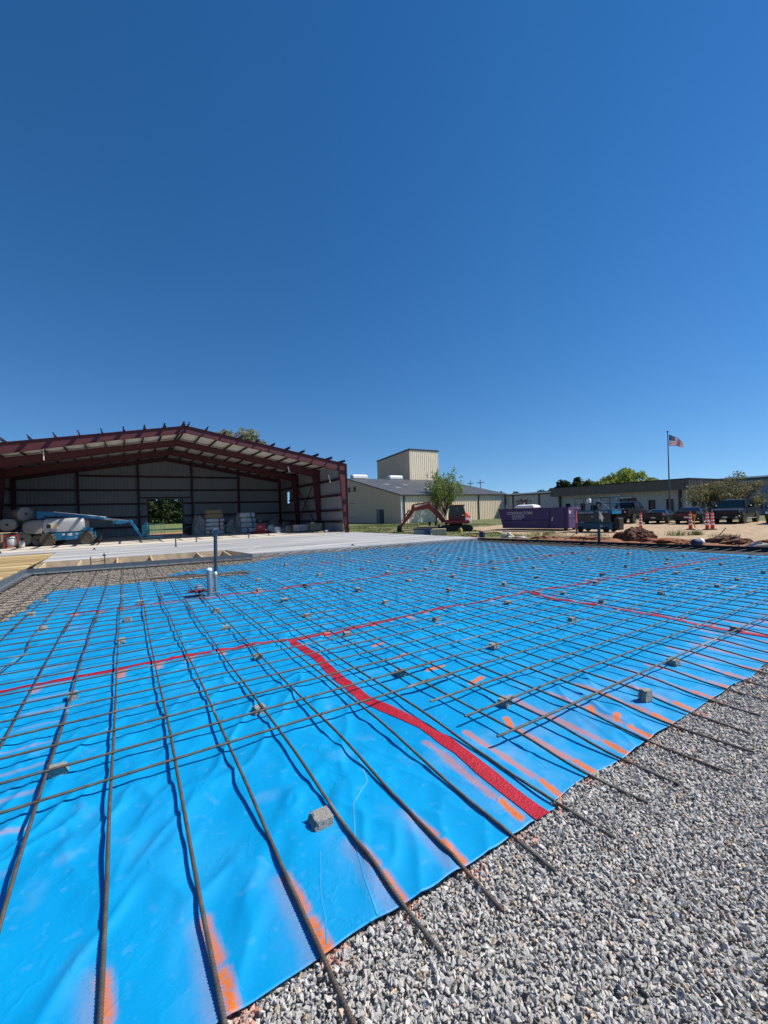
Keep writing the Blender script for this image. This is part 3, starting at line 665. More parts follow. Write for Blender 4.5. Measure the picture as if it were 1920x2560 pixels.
for k, (x, y) in enumerate(BR):
    o = bpy.data.objects.new('spacer_brick', bms[k % 4]); COL.objects.link(o); up = (k % 5 in (1, 3))
    yy = y+.05; o.location = (x, yy, float(sheet_h(np.array(x), np.array(yy)))-.008)
    o.rotation_euler = (0, 0, rr.choice((0, 1.57, 3.14))+rr.uniform(-.25, .25))
    s_ = .95 if y < 8 else 1.12; o.scale = (s_, s_, min(1.05, (.086-o.location.z)/.068) if y < 7 else 1.15)
    l, gname = near_label(x, y); tag(o, l, 'spacer brick', gname)
m1 = brick_mesh(21, .128, .112, .066, 1); o = bpy.data.objects.new('spacer_brick', m1); COL.objects.link(o); o.location = (.985, 2.437, float(sheet_h(np.array(.985), np.array(2.437)))-.010); o.rotation_euler = (0, 0, 0)
tag(o, 'loose sunlit spacer brick lying clear of the bars near the bottom of the photo', 'spacer brick')
m2 = brick_mesh(22, .115, .068, .112, 1); o = bpy.data.objects.new('spacer_brick', m2); COL.objects.link(o); o.location = (4.275, 2.115, float(sheet_h(np.array(4.275), np.array(2.115)))-.006); o.rotation_euler = (0, 0, -.12)
tag(o, 'spacer brick standing upright beside the gravel edge between orange paint strokes', 'spacer brick')
# tie wires: short twisted ends above the nearer crossings
mb = MB(); r_ = random.Random(17)
for i in range(-3, 30):
    for j in range(-3, 16):
        x, y = XA(i), YB(j)
        if math.hypot(x, y) > 9 or (j < 0 and x < 2.6): continue
        if r_.random() < .45: continue
        for s_ in (-1, 1):
            a = r_.uniform(0, 6.28); e = (x+.022*math.cos(a)+.004*s_, y+.022*math.sin(a), .112+r_.uniform(.012, .034)); mb.tube([(x+.004*s_, y, .106), e], .0022, 4)
tag(mb.build('tie_wires', MT['rust']), 'short twisted tie wire ends at the bar crossings', 'tie wire', None, 'stuff')
# ================================================================== POLES IN THE PAD
t = thing('steel_pole', 'tall weathered steel pole with a bolted cap plate rising from the rebar mat', 'steel pole', (1.93, 11.35, 0)); t.rotation_euler = (0, R(1.0), 0)
mb = MB(); mb.lathe([(.045, 0), (.045, 1.52), (.040, 1.52), (.001, 1.53)], 18); mb.build('pole_shaft', MT['pole'], t, True)
mb = MB(); mb.lathe([(.05, 1.47), (.056, 1.48), (.056, 1.57), (.05, 1.585)], 18); mb.build('collar', MT['bluegrey'], t, True)
mb = MB(); mb.cb(-.095, .095, -.09, .09, 1.585, 1.60, .004); mb.cb(-.08, .06, -.07, .07, 1.60, 1.628, .004); mb.build('cap_plate', MT['navy'], t)
mb = MB(); mb.cyl((-.05, -.03, 1.62), (.02, -.03, 1.66), .018); mb.cyl((.05, .02, 1.6), (.075, .03, 1.655), .015); mb.build('bolt', MT['galv'], t)
for (x, y, r, h, lab) in ((1.72, 10.95, .066, .66, 'thick galvanised conduit stub with a taped white top, left of the steel pole'), (1.87, 10.98, .036, .55, 'thin galvanised conduit stub with a taped white top, in front of the steel pole')):
    t = thing('conduit_stub', lab, 'conduit stub', (x, y, 0)); mb = MB(); mb.lathe([(r, 0), (r, h), (r*.98, h+.004)], 20); mb.build('conduit', MT['galv'], t, True)
    mb = MB(); mb.lathe([(r*1.03, h-.02), (r*1.03, h+.012), (r*.6, h+.045), (.001, h+.05)], 16); mb.build('taped_top', MT['white'], t, True)
    mb = MB(); mb.lathe([(r*1.02, h*.83), (r*1.05, h*.835), (r*1.05, h*.855), (r*1.02, h*.86)], 20); mb.build('coupling', MT['galv'], t, True)
mb = MB(); r_ = random.Random(9)
rows = []
for a in range(9):
    row = []
    for c in range(13): row.append((1.25+a*.055+.02*r_.random(), 10.95+c*.035+.03*r_.random(), .12+.06*r_.random()*math.sin(a*1.3+c)**2))
    rows.append(row)
mb.loft(rows, False, False); tag(mb.build('crumpled_tarp', M('dark_red_cloth', (.10, .012, .018), .8)), 'crumpled dark red cloth lying on the bars beside the conduit stubs', 'cloth')
t = thing('form_pole', 'tall dark blue steel pole at the form board with cloth hanging on top', 'steel pole', (19.05, 11.3, 0)); mb = MB(); mb.lathe([(.062, 0), (.062, 1.62), (.001, 1.63)], 14); mb.build('pole_shaft', MT['navy'], t, True)
mb = MB(); mb.cyl((.05, -.04, .5), (.05, -.04, 1.1), .012); mb.build('pole_strip', MT['galv'], t)
mb = MB(); rows = []
for a in range(15):
    f = a/14; row = []
    for c in range(17):
        th = -2.7+4.6*c/16; fl = .5+.5*math.sin(c*2.2); r0 = .07+.10*f+.05*f*fl; hang = .62-.28*abs(math.sin(c*.9)); 
        row.append((r0*math.cos(th)+.10*f*(1 if c > 8 else 0)*.8, r0*math.sin(th)-.10*f*(c > 8), 1.66-hang*f))
    rows.append(row)
mb.loft(rows, False, False); o = mb.build('draped_cloth', MT['cloth'], None, True, 80); o.location = (19.05, 11.3, 0)
tag(o, 'beige cloth draped over the dark blue pole in front of the scissor lift', 'cloth')
# ================================================================== RIBBED PANELS
def ribwall(mb, p0, p1, z0, ztop, nrm, pitch=.305, dep=.03, zbot=None):
    """vertical ribbed sheet from p0 to p1 (xy); ztop: number or f(s); nrm: outward xy."""
    p0 = np.array(p0, float); p1 = np.array(p1, float); L = np.linalg.norm(p1-p0); d = (p1-p0)/L; nrm = np.array(nrm, float)
    n = max(1, int(round(L/pitch))); w = L/n; ss = []; dd = []
    for k in range(n):
        for f, q in ((0, 0), (.58, 0), (.68, 1), (.86, 1), (.96, 0)): ss.append((k+f)*w); dd.append(q*dep)
    ss.append(L); dd.append(0)
    zt = ztop if callable(ztop) else (lambda s: ztop); zb = zbot if callable(zbot) else (lambda s: z0)
    bot = []; top = []
    for s_, q in zip(ss, dd):
        p = p0+d*s_+nrm*q; bot.append((p[0], p[1], zb(s_))); top.append((p[0], p[1], zt(s_)))
    return mb.loft([bot, top], False, False)
def ribroof(mb, a, b, c, d, pitch=.4, dep=.035):
    """sloped ribbed sheet: eave edge a->b, ridge edge d->c (same direction)."""
    a, b, c, d = map(Vector, (a, b, c, d)); L = (b-a).length; n = max(1, int(L/pitch)); nn = (b-a).cross(d-a).normalized(); lo = []; hi = []
    if nn.z < 0: nn = -nn
    for k in range(n):
        for f, q in ((0, 0), (.7, 0), (.78, 1), (.9, 1), (.98, 0)):
            t_ = (k+f)/n; lo.append(tuple(a.lerp(b, t_)+nn*q*dep)); hi.append(tuple(d.lerp(c, t_)+nn*q*dep))
    lo.append(tuple(b)); hi.append(tuple(c)); return mb.loft([lo, hi], False, False)

# ================================================================== OPEN METAL BUILDING
XL, XR, XC = -9.0, 16.85, 3.93
ZE, ZR = 6.28, 8.62            # top of rafters at eave / ridge
YF = [33.0, 39.1, 45.2, 51.3]
hg = thing('metal_building', 'large open fronted metal building with dark red steel frames and white liner walls', 'metal building')
def rz(x): return ZE+(ZR-ZE)*(1-abs(x-XC)/((XR-XL)/2))
for k, y in enumerate(YF):
    endw = k == 3; dk, dr = (.62, .52) if not endw else (.3, .35)      # knee depth, ridge depth
    fl = .10; mb = MB()
    # rafter web + flanges
    xs = [XL+.05, XL+.75, XC, XR-.75, XR-.05]
    def zb(x): 
        f = 1-abs(x-XC)/((XR-XL)/2); return rz(x)-lerp(dk*1.25, dr, min(1, f*1.6))
    P = [XL+.05+(XR-XL-.1)*q/40 for q in range(41)]
    if XC not in P: P = sorted(P+[XC])
    for a, b2 in zip(P[:-1], P[1:]):
        mb._add([(a, y-.006, zb(a)), (b2, y-.006, zb(b2)), (b2, y+.006, zb(b2)), (a, y+.006, zb(a)), (a, y-.006, rz(a)), (b2, y-.006, rz(b2)), (b2, y+.006, rz(b2)), (a, y+.006, rz(a))], [(0,1,5,4),(2,3,7,6)])
        for (za, zc, zd) in ((rz(a), rz(b2), .014), (zb(a), zb(b2), .014)):
            mb._add([(a, y-fl, za-zd), (b2, y-fl, zc-zd), (b2, y+fl, zc-zd), (a, y+fl, za-zd), (a, y-fl, za), (b2, y-fl, zc), (b2, y+fl, zc), (a, y+fl, za)], [(0,3,2,1),(4,5,6,7),(0,1,5,4),(2,3,7,6)])
    for x in (XL+.75, XC-.02, XR-.75): mb.bx(x-.012, x+.012, y-fl*.9, y-.006, zb(x), rz(x)-.015); mb.bx(x-.012, x+.012, y+.006, y+fl*.9, zb(x), rz(x)-.015)
    fr = mb.build('rigid_frame', MT['redsteel'], hg)
    for sx_ in (1, -1):
        xo = XR-.03 if sx_ > 0 else XL+.03; xi0 = xo-sx_*.30; xi1 = xo-sx_*(.74 if not endw else .36); zt = rz(xo)-.02; zk = rz(xi1)-.7
        mb = MB()
        mb.prism([(xo, .2), (xo, zt), (xi1, zt), (xi1, zk), (xi0, .2)] if sx_ > 0 else [(xo, .2), (xi0, .2), (xi1, zk), (xi1, zt), (xo, zt)], y-.010, y+.010, 'y')
        mb.bar((xo, y, .2), (xo, y, zt), .2, .014) if False else mb.bx(min(xo, xo-sx_*.014), max(xo, xo-sx_*.014), y-fl, y+fl, .2, zt)
        mb._add([(xi0, y-fl, .2), (xi1, y-fl, zk), (xi1+sx_*.014, y-fl, zk), (xi0+sx_*.014, y-fl, .2), (xi0, y+fl, .2), (xi1, y+fl, zk), (xi1+sx_*.014, y+fl, zk), (xi0+sx_*.014, y+fl, .2)], [(0,1,2,3),(7,6,5,4),(0,4,5,1),(3,2,6,7)])
        mb.bx(min(xo-sx_*.02, xi1), max(xo-sx_*.02, xi1), y-fl*.9, y+fl*.9, zk-.012, zk+.004)
        mb.bx(min(xi0, xo)-.03, max(xi0, xo)+.03, y-.13, y+.13, .2, .222)
        mb.build('column', MT['redsteel'], fr)
# purlins: z sections poking out in front
NP = 11
slope = (ZR-ZE)/((XR-XL)/2)
for sx_ in (1, -1):
    for q in range(NP):
        f = (q+.12)/(NP-.5) if q else .012
        x = XC+sx_*((XR-XL)/2)*min(f*1.0, .995)*1.0; z = rz(x)+.005
        mb = MB(); y0, y1 = 32.35, 51.4
        mb.bx(x-.006, x+.006, y0, y1, z, z+.21); mb.bx(x-.006, x+.07*sx_ if sx_ > 0 else x+.006, y0, y1, z+.198, z+.21) if sx_ > 0 else mb.bx(x-.07, x+.006, y0, y1, z+.198, z+.21)
        mb.bx(x-.07, x+.006, y0, y1, z, z+.012) if sx_ > 0 else mb.bx(x-.006, x+.07, y0, y1, z, z+.012)
        mb.build('purlin', MT['girt'], hg)
# roofing and the sagging white insulation under it
YS = 36.4
for sx_ in (1, -1):
    xe = XR+.12 if sx_ > 0 else XL-.12
    mb = MB(); ribroof(mb, (xe, YS, rz(xe)+.24), (xe, 51.6, rz(xe)+.24), (XC, 51.6, ZR+.24), (XC, YS, ZR+.24), .305, .03); mb.build('roof_sheet', MT['roofgrey'], hg)
    xs = np.linspace(xe-sx_*.1, XC, 90); ys = np.linspace(YS+.02, 51.3, 60); X, Y = np.meshgrid(xs, ys)
    per = ((XR-XL)/2)/(NP-.5); ph = np.abs(X-XC)/per-.12
    Z = ZE+(ZR-ZE)*(1-np.abs(X-XC)/((XR-XL)/2))+.20-.07*np.abs(np.sin(ph*math.pi))-(fbm(X*1.2, Y*1.5, 3, 90)-.45)*.08
    np_mesh('roof_insulation', np.stack([X, Y, Z], -1).reshape(-1, 3), grid_faces(90, 60), MT['insul'], hg)
# walls
DX0, DX1, DZ = 2.2, 5.42, 4.07
mb = MB(); yw = 51.42
def gz(x): return rz(x)+.23
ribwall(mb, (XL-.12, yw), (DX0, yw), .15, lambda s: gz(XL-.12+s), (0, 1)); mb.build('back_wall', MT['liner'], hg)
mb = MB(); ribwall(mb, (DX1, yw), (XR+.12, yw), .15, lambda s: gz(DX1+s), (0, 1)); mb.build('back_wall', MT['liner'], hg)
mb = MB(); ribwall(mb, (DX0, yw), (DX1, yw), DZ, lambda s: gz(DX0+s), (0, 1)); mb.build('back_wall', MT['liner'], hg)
mb = MB(); wy0, wy1, wz0, wz1 = 48.3, 49.3, 3.3, 4.7
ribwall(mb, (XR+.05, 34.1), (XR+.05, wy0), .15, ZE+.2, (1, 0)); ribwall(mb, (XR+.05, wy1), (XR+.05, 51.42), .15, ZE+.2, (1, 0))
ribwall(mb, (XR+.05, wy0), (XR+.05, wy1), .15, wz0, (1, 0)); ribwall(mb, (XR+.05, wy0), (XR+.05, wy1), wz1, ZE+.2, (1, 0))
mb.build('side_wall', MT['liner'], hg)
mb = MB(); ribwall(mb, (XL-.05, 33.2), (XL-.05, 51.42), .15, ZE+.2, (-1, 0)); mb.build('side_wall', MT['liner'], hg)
mb = MB(); 
for (a, b2, c, d) in ((wy0-.06, wy0, wz0-.06, wz1+.06), (wy1, wy1+.06, wz0-.06, wz1+.06)): mb.bx(XR, XR+.1, a, b2, c, d)
for (c, d) in ((wz0-.06, wz0), (wz1, wz1+.06)): mb.bx(XR, XR+.1, wy0, wy1, c, d)
mb.build('window', MT['girt'], hg)
for (x0, x1, z0, z1) in ((DX0-.11, DX0, .2, DZ+.1), (DX1, DX1+.11, .2, DZ+.1)):
    mb = MB(); mb.bx(x0, x1, yw-.26, yw-.02, z0, z1); mb.build('door_jamb', MT['girt'], hg)
mb = MB(); mb.bx(DX0-.9, DX1+1.0, yw-.24, yw-.03, DZ+.1, DZ+.22); mb.build('door_header', MT['girt'], hg)
PX = [-3.92, 1.28, 6.5, 11.6]
for x in PX: mb = MB(); mb.bx(x-.1, x+.1, yw-.34, yw-.06, .2, rz(x)-.2); mb.build('endwall_post', MT['girt'], hg)
spans = [XL+.3]+PX+[XR-.3]
for z in (1.15, 2.2, 3.6, 5.05, 6.5):
    for a, b2 in zip(spans[:-1], spans[1:]):
        if z > 6 and (a < -4.5 or b2 > 13): continue
        if DX0 < (a+b2)/2 < DX1 and z < DZ: rng = ((a, DX0-.12), (DX1+.12, b2))
        else: rng = ((a, b2),)
        for (p, q) in rng:
            if q-p < .3: continue
            mb = MB(); mb.bx(p+.1, q-.1, yw-.20, yw-.03, z-.1, z+.1); mb.build('girt', MT['girt'], hg)
for z in (1.15, 2.2, 3.6, 5.05):
    for a, b2 in zip(YF[:-1], YF[1:]):
        for xx, rng in ((XR-.17, ((max(a, 34.1), b2),)), (XL+.02, ((a, b2),))):
            for (p, q) in rng:
                if xx > 0 and p < wy0 < q and wz0-.2 < z < wz1: p, q = p, wy0-.1
                mb = MB(); mb.bx(xx, xx+.15, p+.1, q-.1, z-.1, z+.1); mb.build('girt', MT['girt'], hg)
for z in (1.55, 2.75, 3.85): mb = MB(); mb.bx(XR+.02, XR+.5, 32.5, 32.7, z-.03, z+.03); mb.build('girt_stub', MT['girt'], hg)
mb = MB(); mb.bar((XR-.45, 39.3, 5.4), (XR-.45, 45.0, .5), .07, .07); mb.build('cross_brace', MT['girt'], hg); mb = MB(); mb.bar((XR-.38, 45.0, 5.4), (XR-.38, 39.3, .5), .07, .07); mb.build('cross_brace', MT['girt'], hg)
for (x, y, z, dx, l) in ((-4.3, 33.8, 6.75, .02, .85), (11.6, 33.4, 5.95, .12, .5), (15.2, 33.3, 5.3, .16, .65)):
    mb = MB(); mb.bar((x, y, z), (x+dx, y, z-l), .05, .03); mb.build('hanging_strap', MT['white'], hg)

# ================================================================== TAN BUILDING WITH TOWER
tb = thing('tan_building', 'tan ribbed metal building with low grey roof and a tall tower on its ridge', 'building')
TX0, TX1, TY0, TYR, TE, TR_ = 34.65, 57.0, 50.58, 67.6, 4.38, 8.15
def tz(y): return TE+(TR_-TE)*(1-abs(y-TYR)/(TYR-TY0))
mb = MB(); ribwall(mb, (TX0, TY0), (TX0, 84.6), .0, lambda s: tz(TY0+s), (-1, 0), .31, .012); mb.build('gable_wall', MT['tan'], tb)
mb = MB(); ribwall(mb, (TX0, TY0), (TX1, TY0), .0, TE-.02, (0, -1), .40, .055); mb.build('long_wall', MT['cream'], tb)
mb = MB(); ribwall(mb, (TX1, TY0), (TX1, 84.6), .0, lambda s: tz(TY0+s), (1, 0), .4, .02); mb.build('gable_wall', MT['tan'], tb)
so_ = .32; se = TE-so_*.22
mb = MB(); ribroof(mb, (TX0-.12, TY0-so_, se+.03), (TX1+.12, TY0-so_, se+.03), (TX1+.12, TYR, TR_+.03), (TX0-.12, TYR, TR_+.03), .6, .04)
ribroof(mb, (TX0-.12, 84.9, se+.03), (TX1+.12, 84.9, se+.03), (TX1+.12, TYR, TR_+.03), (TX0-.12, TYR, TR_+.03), .6, .04); mb.build('roof', MT['roofgrey'], tb)
mb = MB(); mb.bar((TX0-.14, TY0-so_, se-.05), (TX0-.14, TYR, TR_-.05), .06, .16); mb.build('rake_trim', MT['trimdark'], tb)
mb = MB(); mb.bx(TX0-.12, TX1+.12, TY0-so_-.08, TY0-so_+.03, se-.14, se+.03); mb.build('gutter', MT['trimdark'], tb)
for x in (TX0+.45, 41.2, 50.34, TX1-.25): mb = MB(); mb.bx(x-.09, x+.09, TY0-.17, TY0-.06, .1, TE-.15); mb.build('downspout', MT['trimdark'], tb)
mb = MB(); mb.bx(TX0-.05, TX0+.06, TY0-.06, TY0+.2, .1, TE-.1); mb.build('corner_trim', MT['white'], tb)
mb = MB(); mb.bx(TX0-.05, TX0-.012, 55.5, 57.7, .05, 2.28); mb.bx(TX0-.08, TX0-.05, 55.5, 56.6, .1, 2.2); mb.build('doorway', MT['trimdark'], tb)
mb = MB(); mb.bx(TX0-.10, TX0-.05, 56.65, 57.62, .05, 2.2); mb.build('door', M('grey_door', (.16, .16, .16), .5), tb)
for y in (67.1, 65.0): mb = MB(); mb.bx(TX0-.05, TX0-.012, y-.45, y+.45, 5.6, 6.5); mb.build('louvre_vent', MT['brown'], tb)
for x0, x1 in ((35.4, 38.6), (43.4, 46.6)): mb = MB(); mb.cb(x0, x1, TYR-.6, TYR+.6, TR_-.05, TR_+.72, .18); mb.build('ridge_vent', MT['white'], tb)
for (x, y) in ((38.6, 60.5), (42.2, 60.2), (38.5, 57.0), (44, 56), (50.5, 58)): mb = MB(); z = tz(y)+.08; mb._add([(x-.5, y-.6, z-.6*.2215), (x+.5, y-.6, z-.6*.2215), (x+.5, y+.6, z+.6*.2215), (x-.5, y+.6, z+.6*.2215)], [(0, 1, 2, 3)]); mb.build('skylight', M('pale_roof_panel', (.26, .265, .27), .4) if 'pale_roof_panel' not in bpy.data.materials else bpy.data.materials['pale_roof_panel'], tb)
mb = MB(); mb.cyl((39.6, 52.3, TE+.2), (39.6, 52.3, TE+1.35), .07); mb.build('roof_pipe', MT['greywall'], tb)
WX0, WX1, WY0, WY1 = 48.6, 56.0, 67.5, 80.1
def wzt(y): return 14.15-(y-WY0)*.075
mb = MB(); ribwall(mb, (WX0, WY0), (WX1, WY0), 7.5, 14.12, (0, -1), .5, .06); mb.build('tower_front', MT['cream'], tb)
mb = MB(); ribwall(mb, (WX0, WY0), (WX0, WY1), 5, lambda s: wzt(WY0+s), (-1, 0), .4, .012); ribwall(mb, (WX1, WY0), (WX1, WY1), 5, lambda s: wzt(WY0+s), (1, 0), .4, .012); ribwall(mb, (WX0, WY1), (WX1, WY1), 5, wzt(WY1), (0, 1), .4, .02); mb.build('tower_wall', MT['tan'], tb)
mb = MB(); mb._add([(WX0-.12, WY0-.14, 14.1), (WX1+.12, WY0-.14, 14.1), (WX1+.12, WY1, wzt(WY1)), (WX0-.12, WY1, wzt(WY1)), (WX0-.12, WY0-.14, 14.38), (WX1+.12, WY0-.14, 14.38), (WX1+.12, WY1, wzt(WY1)+.25), (WX0-.12, WY1, wzt(WY1)+.25)], [(0,3,2,1),(4,5,6,7),(0,1,5,4),(1,2,6,5),(2,3,7,6),(3,0,4,7)]); mb.build('tower_roof', MT['trimdark'], tb)

# ================================================================== GREY LINK BUILDING AND OFFICE
lb = thing('grey_building', 'long grey metal building behind the purple dumpster with a white roof edge', 'building')
mb = MB(); ribwall(mb, (57.0, 50.5), (57.0, 39.9), .0, 4.1, (-1, 0), .4, .02); mb.build('wall', MT['greywall'], lb)
mb = MB(); mb.bx(56.7, 76, 39.9, 50.2, 4.1, 4.32); mb.build('roof', MT['white'], lb)
for y in (48.9, 43.6): mb = MB(); mb.bx(56.86, 56.97, y-.1, y+.1, .1, 4.05); mb.build('downspout', MT['trimdark'], lb)
mb = MB(); mb.bx(56.7, 56.76, 39.9, 50.2, 3.93, 4.1); mb.build('gutter', MT['trimdark'], lb)
of = thing('office_building', 'low office building with a dark bronze fascia behind the parked cars', 'building')
def wallseg(mb, a, b2, z0, z1): ribwall(mb, (57.0, a), (57.0, b2), z0, z1, (-1, 0), .35, .02)
mb = MB(); holes = [(38.85, 38.1, 1.6, 2.28), (34.05, 33.3, 1.75, 2.35), (30.7, 28.55, .1, 2.68), (27.08, 26.3, .9, 2.35), (25.02, 24.25, .9, 2.38)]
cur = 39.85
for (a, b2, z0, z1) in holes:
    wallseg(mb, cur, a, .0, 3.6); wallseg(mb, a, b2, z1, 3.6); (wallseg(mb, a, b2, 0, z0) if z0 > .2 else None); cur = b2
wallseg(mb, cur, 22.86, 0, 3.6); mb.build('front_wall', MT['greywall'], of)
for (a, b2, z0, z1) in holes:
    mb = MB(); f_ = .07
    for (y0, y1, p, q) in ((b2, b2+f_, z0, z1), (a-f_, a, z0, z1), (b2+f_, a-f_, z0, z0+f_), (b2+f_, a-f_, z1-f_, z1)): mb.bx(56.95, 57.08, y0, y1, p, q)
    if a-b2 > 1: mb.bx(56.96, 57.08, (a+b2)/2-.03, (a+b2)/2+.03, z0+f_, z1-f_)
    w = mb.build('window' if a-b2 < 1 else 'entrance', MT['trimdark'], of); mb = MB(); mb.bx(57.05, 57.07, b2+f_, a-f_, z0+f_, z1-f_); mb.build('pane', MT['glassd'], w)
mb = MB(); mb.bx(56.2, 56.94, 28.9, 30.9, 2.68, 2.84); mb.build('entrance_canopy', MT['white'], of)
mb = MB(); ribwall(mb, (57.0, 22.84), (66.0, 22.84), 0, 3.6, (0, -1), .35, .035); mb.build('side_wall', MT['greywall'], of)
for (x0, x1) in ((58.45, 59.15), (60.95, 61.65)):
    mb = MB(); mb.bx(x0, x1, 22.76, 22.83, .9, 2.36); w = mb.build('window', MT['trimdark'], of); mb = MB(); mb.bx(x0+.06, x1-.06, 22.745, 22.757, .96, 2.3); mb.build('pane', MT['glassd'], w)
mb = MB(); mb.bx(62.6, 63.5, 22.76, 22.83, .1, 2.2); mb.build('door', MT['trimdark'], of)
for y in (39.7, 23.45): mb = MB(); mb.bx(56.7, 56.9, y-.14, y+.14, .1, 3.4); mb.build('post', MT['trimdark'], of)
mb = MB(); ribwall(mb, (55.5, 40.4), (55.5, 21.95), 3.4, 4.62, (-1, 0), .4, .03); ribwall(mb, (55.5, 21.95), (65.5, 21.95), 3.4, 4.68, (0, -1), .4, .06); ribwall(mb, (55.5, 40.4), (57.2, 40.4), 3.4, 4.62, (0, 1), .4, .03)
mb.build('fascia', MT['fascia'], of)
mb = MB(); mb.prism([(55.42, 21.86), (66, 21.86), (66, 40.5), (55.42, 40.5)], 4.66, 4.74, 'z'); mb.build('roof', MT['trimdark'], of)
mb = MB(); mb.prism([(55.53, 22.0), (66, 22.0), (66, 40.3), (55.53, 40.3)], 3.5, 3.56, 'z'); mb.build('soffit', MT['greywall'], of)
for (x, y) in ((55.35, 22.1), (55.6, 21.7)): mb = MB(); mb.lathe([(.05, 0), (.12, .12), (.12, .2), (.001, .21)], 10, (x, y, 3.62)); mb.build('floodlight', MT['white'], of, True)
rb = thing('blue_grey_building', 'blue grey metal building at the right behind the spreading shrub and black pickup', 'building')
mb = MB(); ribwall(mb, (66.0, 22.8), (66.0, -8), 0, 4.62, (-1, 0), .35, .02); mb.build('wall', MT['bluewall'], rb)
mb = MB(); mb.bx(65.75, 90, -8.2, 22.7, 4.66, 4.86); mb.build('roof', MT['white'], rb); mb = MB(); mb.bx(65.72, 65.78, -8.2, 22.7, 4.5, 4.66); mb.build('gutter', MT['trimdark'], rb)
mb = MB(); mb.bx(65.9, 65.97, 18.45, 19.4, .9, 2.3); w = mb.build('window', MT['trimdark'], rb); mb = MB(); mb.bx(65.885, 65.897, 18.52, 19.33, .97, 2.23); mb.build('pane', MT['glassd'], w)

# ================================================================== TREES
def leafmat(name, c, var=.35): 
    m = M(name, c, .6, var=var, scale=1.3, amt=.6); b = m.node_tree.nodes['Principled BSDF']
    b.inputs['Specular IOR Level'].default_value = .25
    nt = m.node_tree; tr = nt.nodes.new('ShaderNodeBsdfTranslucent'); ms = nt.nodes.new('ShaderNodeMixShader'); ms.inputs[0].default_value = .38
    src = b.inputs['Base Color'].links[0].from_socket; nt.links.new(src, tr.inputs[0]); nt.links.new(b.outputs[0], ms.inputs[1]); nt.links.new(tr.outputs[0], ms.inputs[2])
    nt.links.new(ms.outputs[0], nt.nodes['Material Output'].inputs[0])
    return m
LEAF = dict(wood=leafmat('dark_wood_foliage', (.06, .095, .032)), pale=leafmat('pale_olive_leaves', (.27, .26, .13)), pine=leafmat('dark_pine_foliage', (.035, .058, .026)), mid=leafmat('green_foliage', (.12, .155, .040)), bright=leafmat('spring_green_foliage', (.25, .31, .065)), young=leafmat('young_tree_leaves', (.20, .27, .055)), olive=leafmat('olive_shrub_leaves', (.22, .20, .10)), tw=leafmat('grey_brown_twigs', (.09, .075, .065)))
def leaves(centres, rad, n, size, flat=.8, seed=0):
    r = np.random.default_rng(seed); centres = np.array(centres); rad = np.array(rad)
    w = rad**2; idx = r.choice(len(centres), n, p=w/w.sum()); d = r.normal(size=(n, 3)); d /= np.linalg.norm(d, axis=1)[:, None]
    P = centres[idx]+d*(rad[idx]*r.random(n)**.45)[:, None]*np.array((1, 1, flat))
    a = r.normal(size=(n, 3)); a /= np.linalg.norm(a, axis=1)[:, None]; b = np.cross(a, r.normal(size=(n, 3))); b /= np.linalg.norm(b, axis=1)[:, None]
    s_ = size*r.lognormal(0, .3, n)[:, None]
    V_ = np.stack([P-a*s_, P+b*s_*.55, P+a*s_, P-b*s_*.55], 1).reshape(-1, 3)
    return V_, np.arange(n*4).reshape(-1, 4)
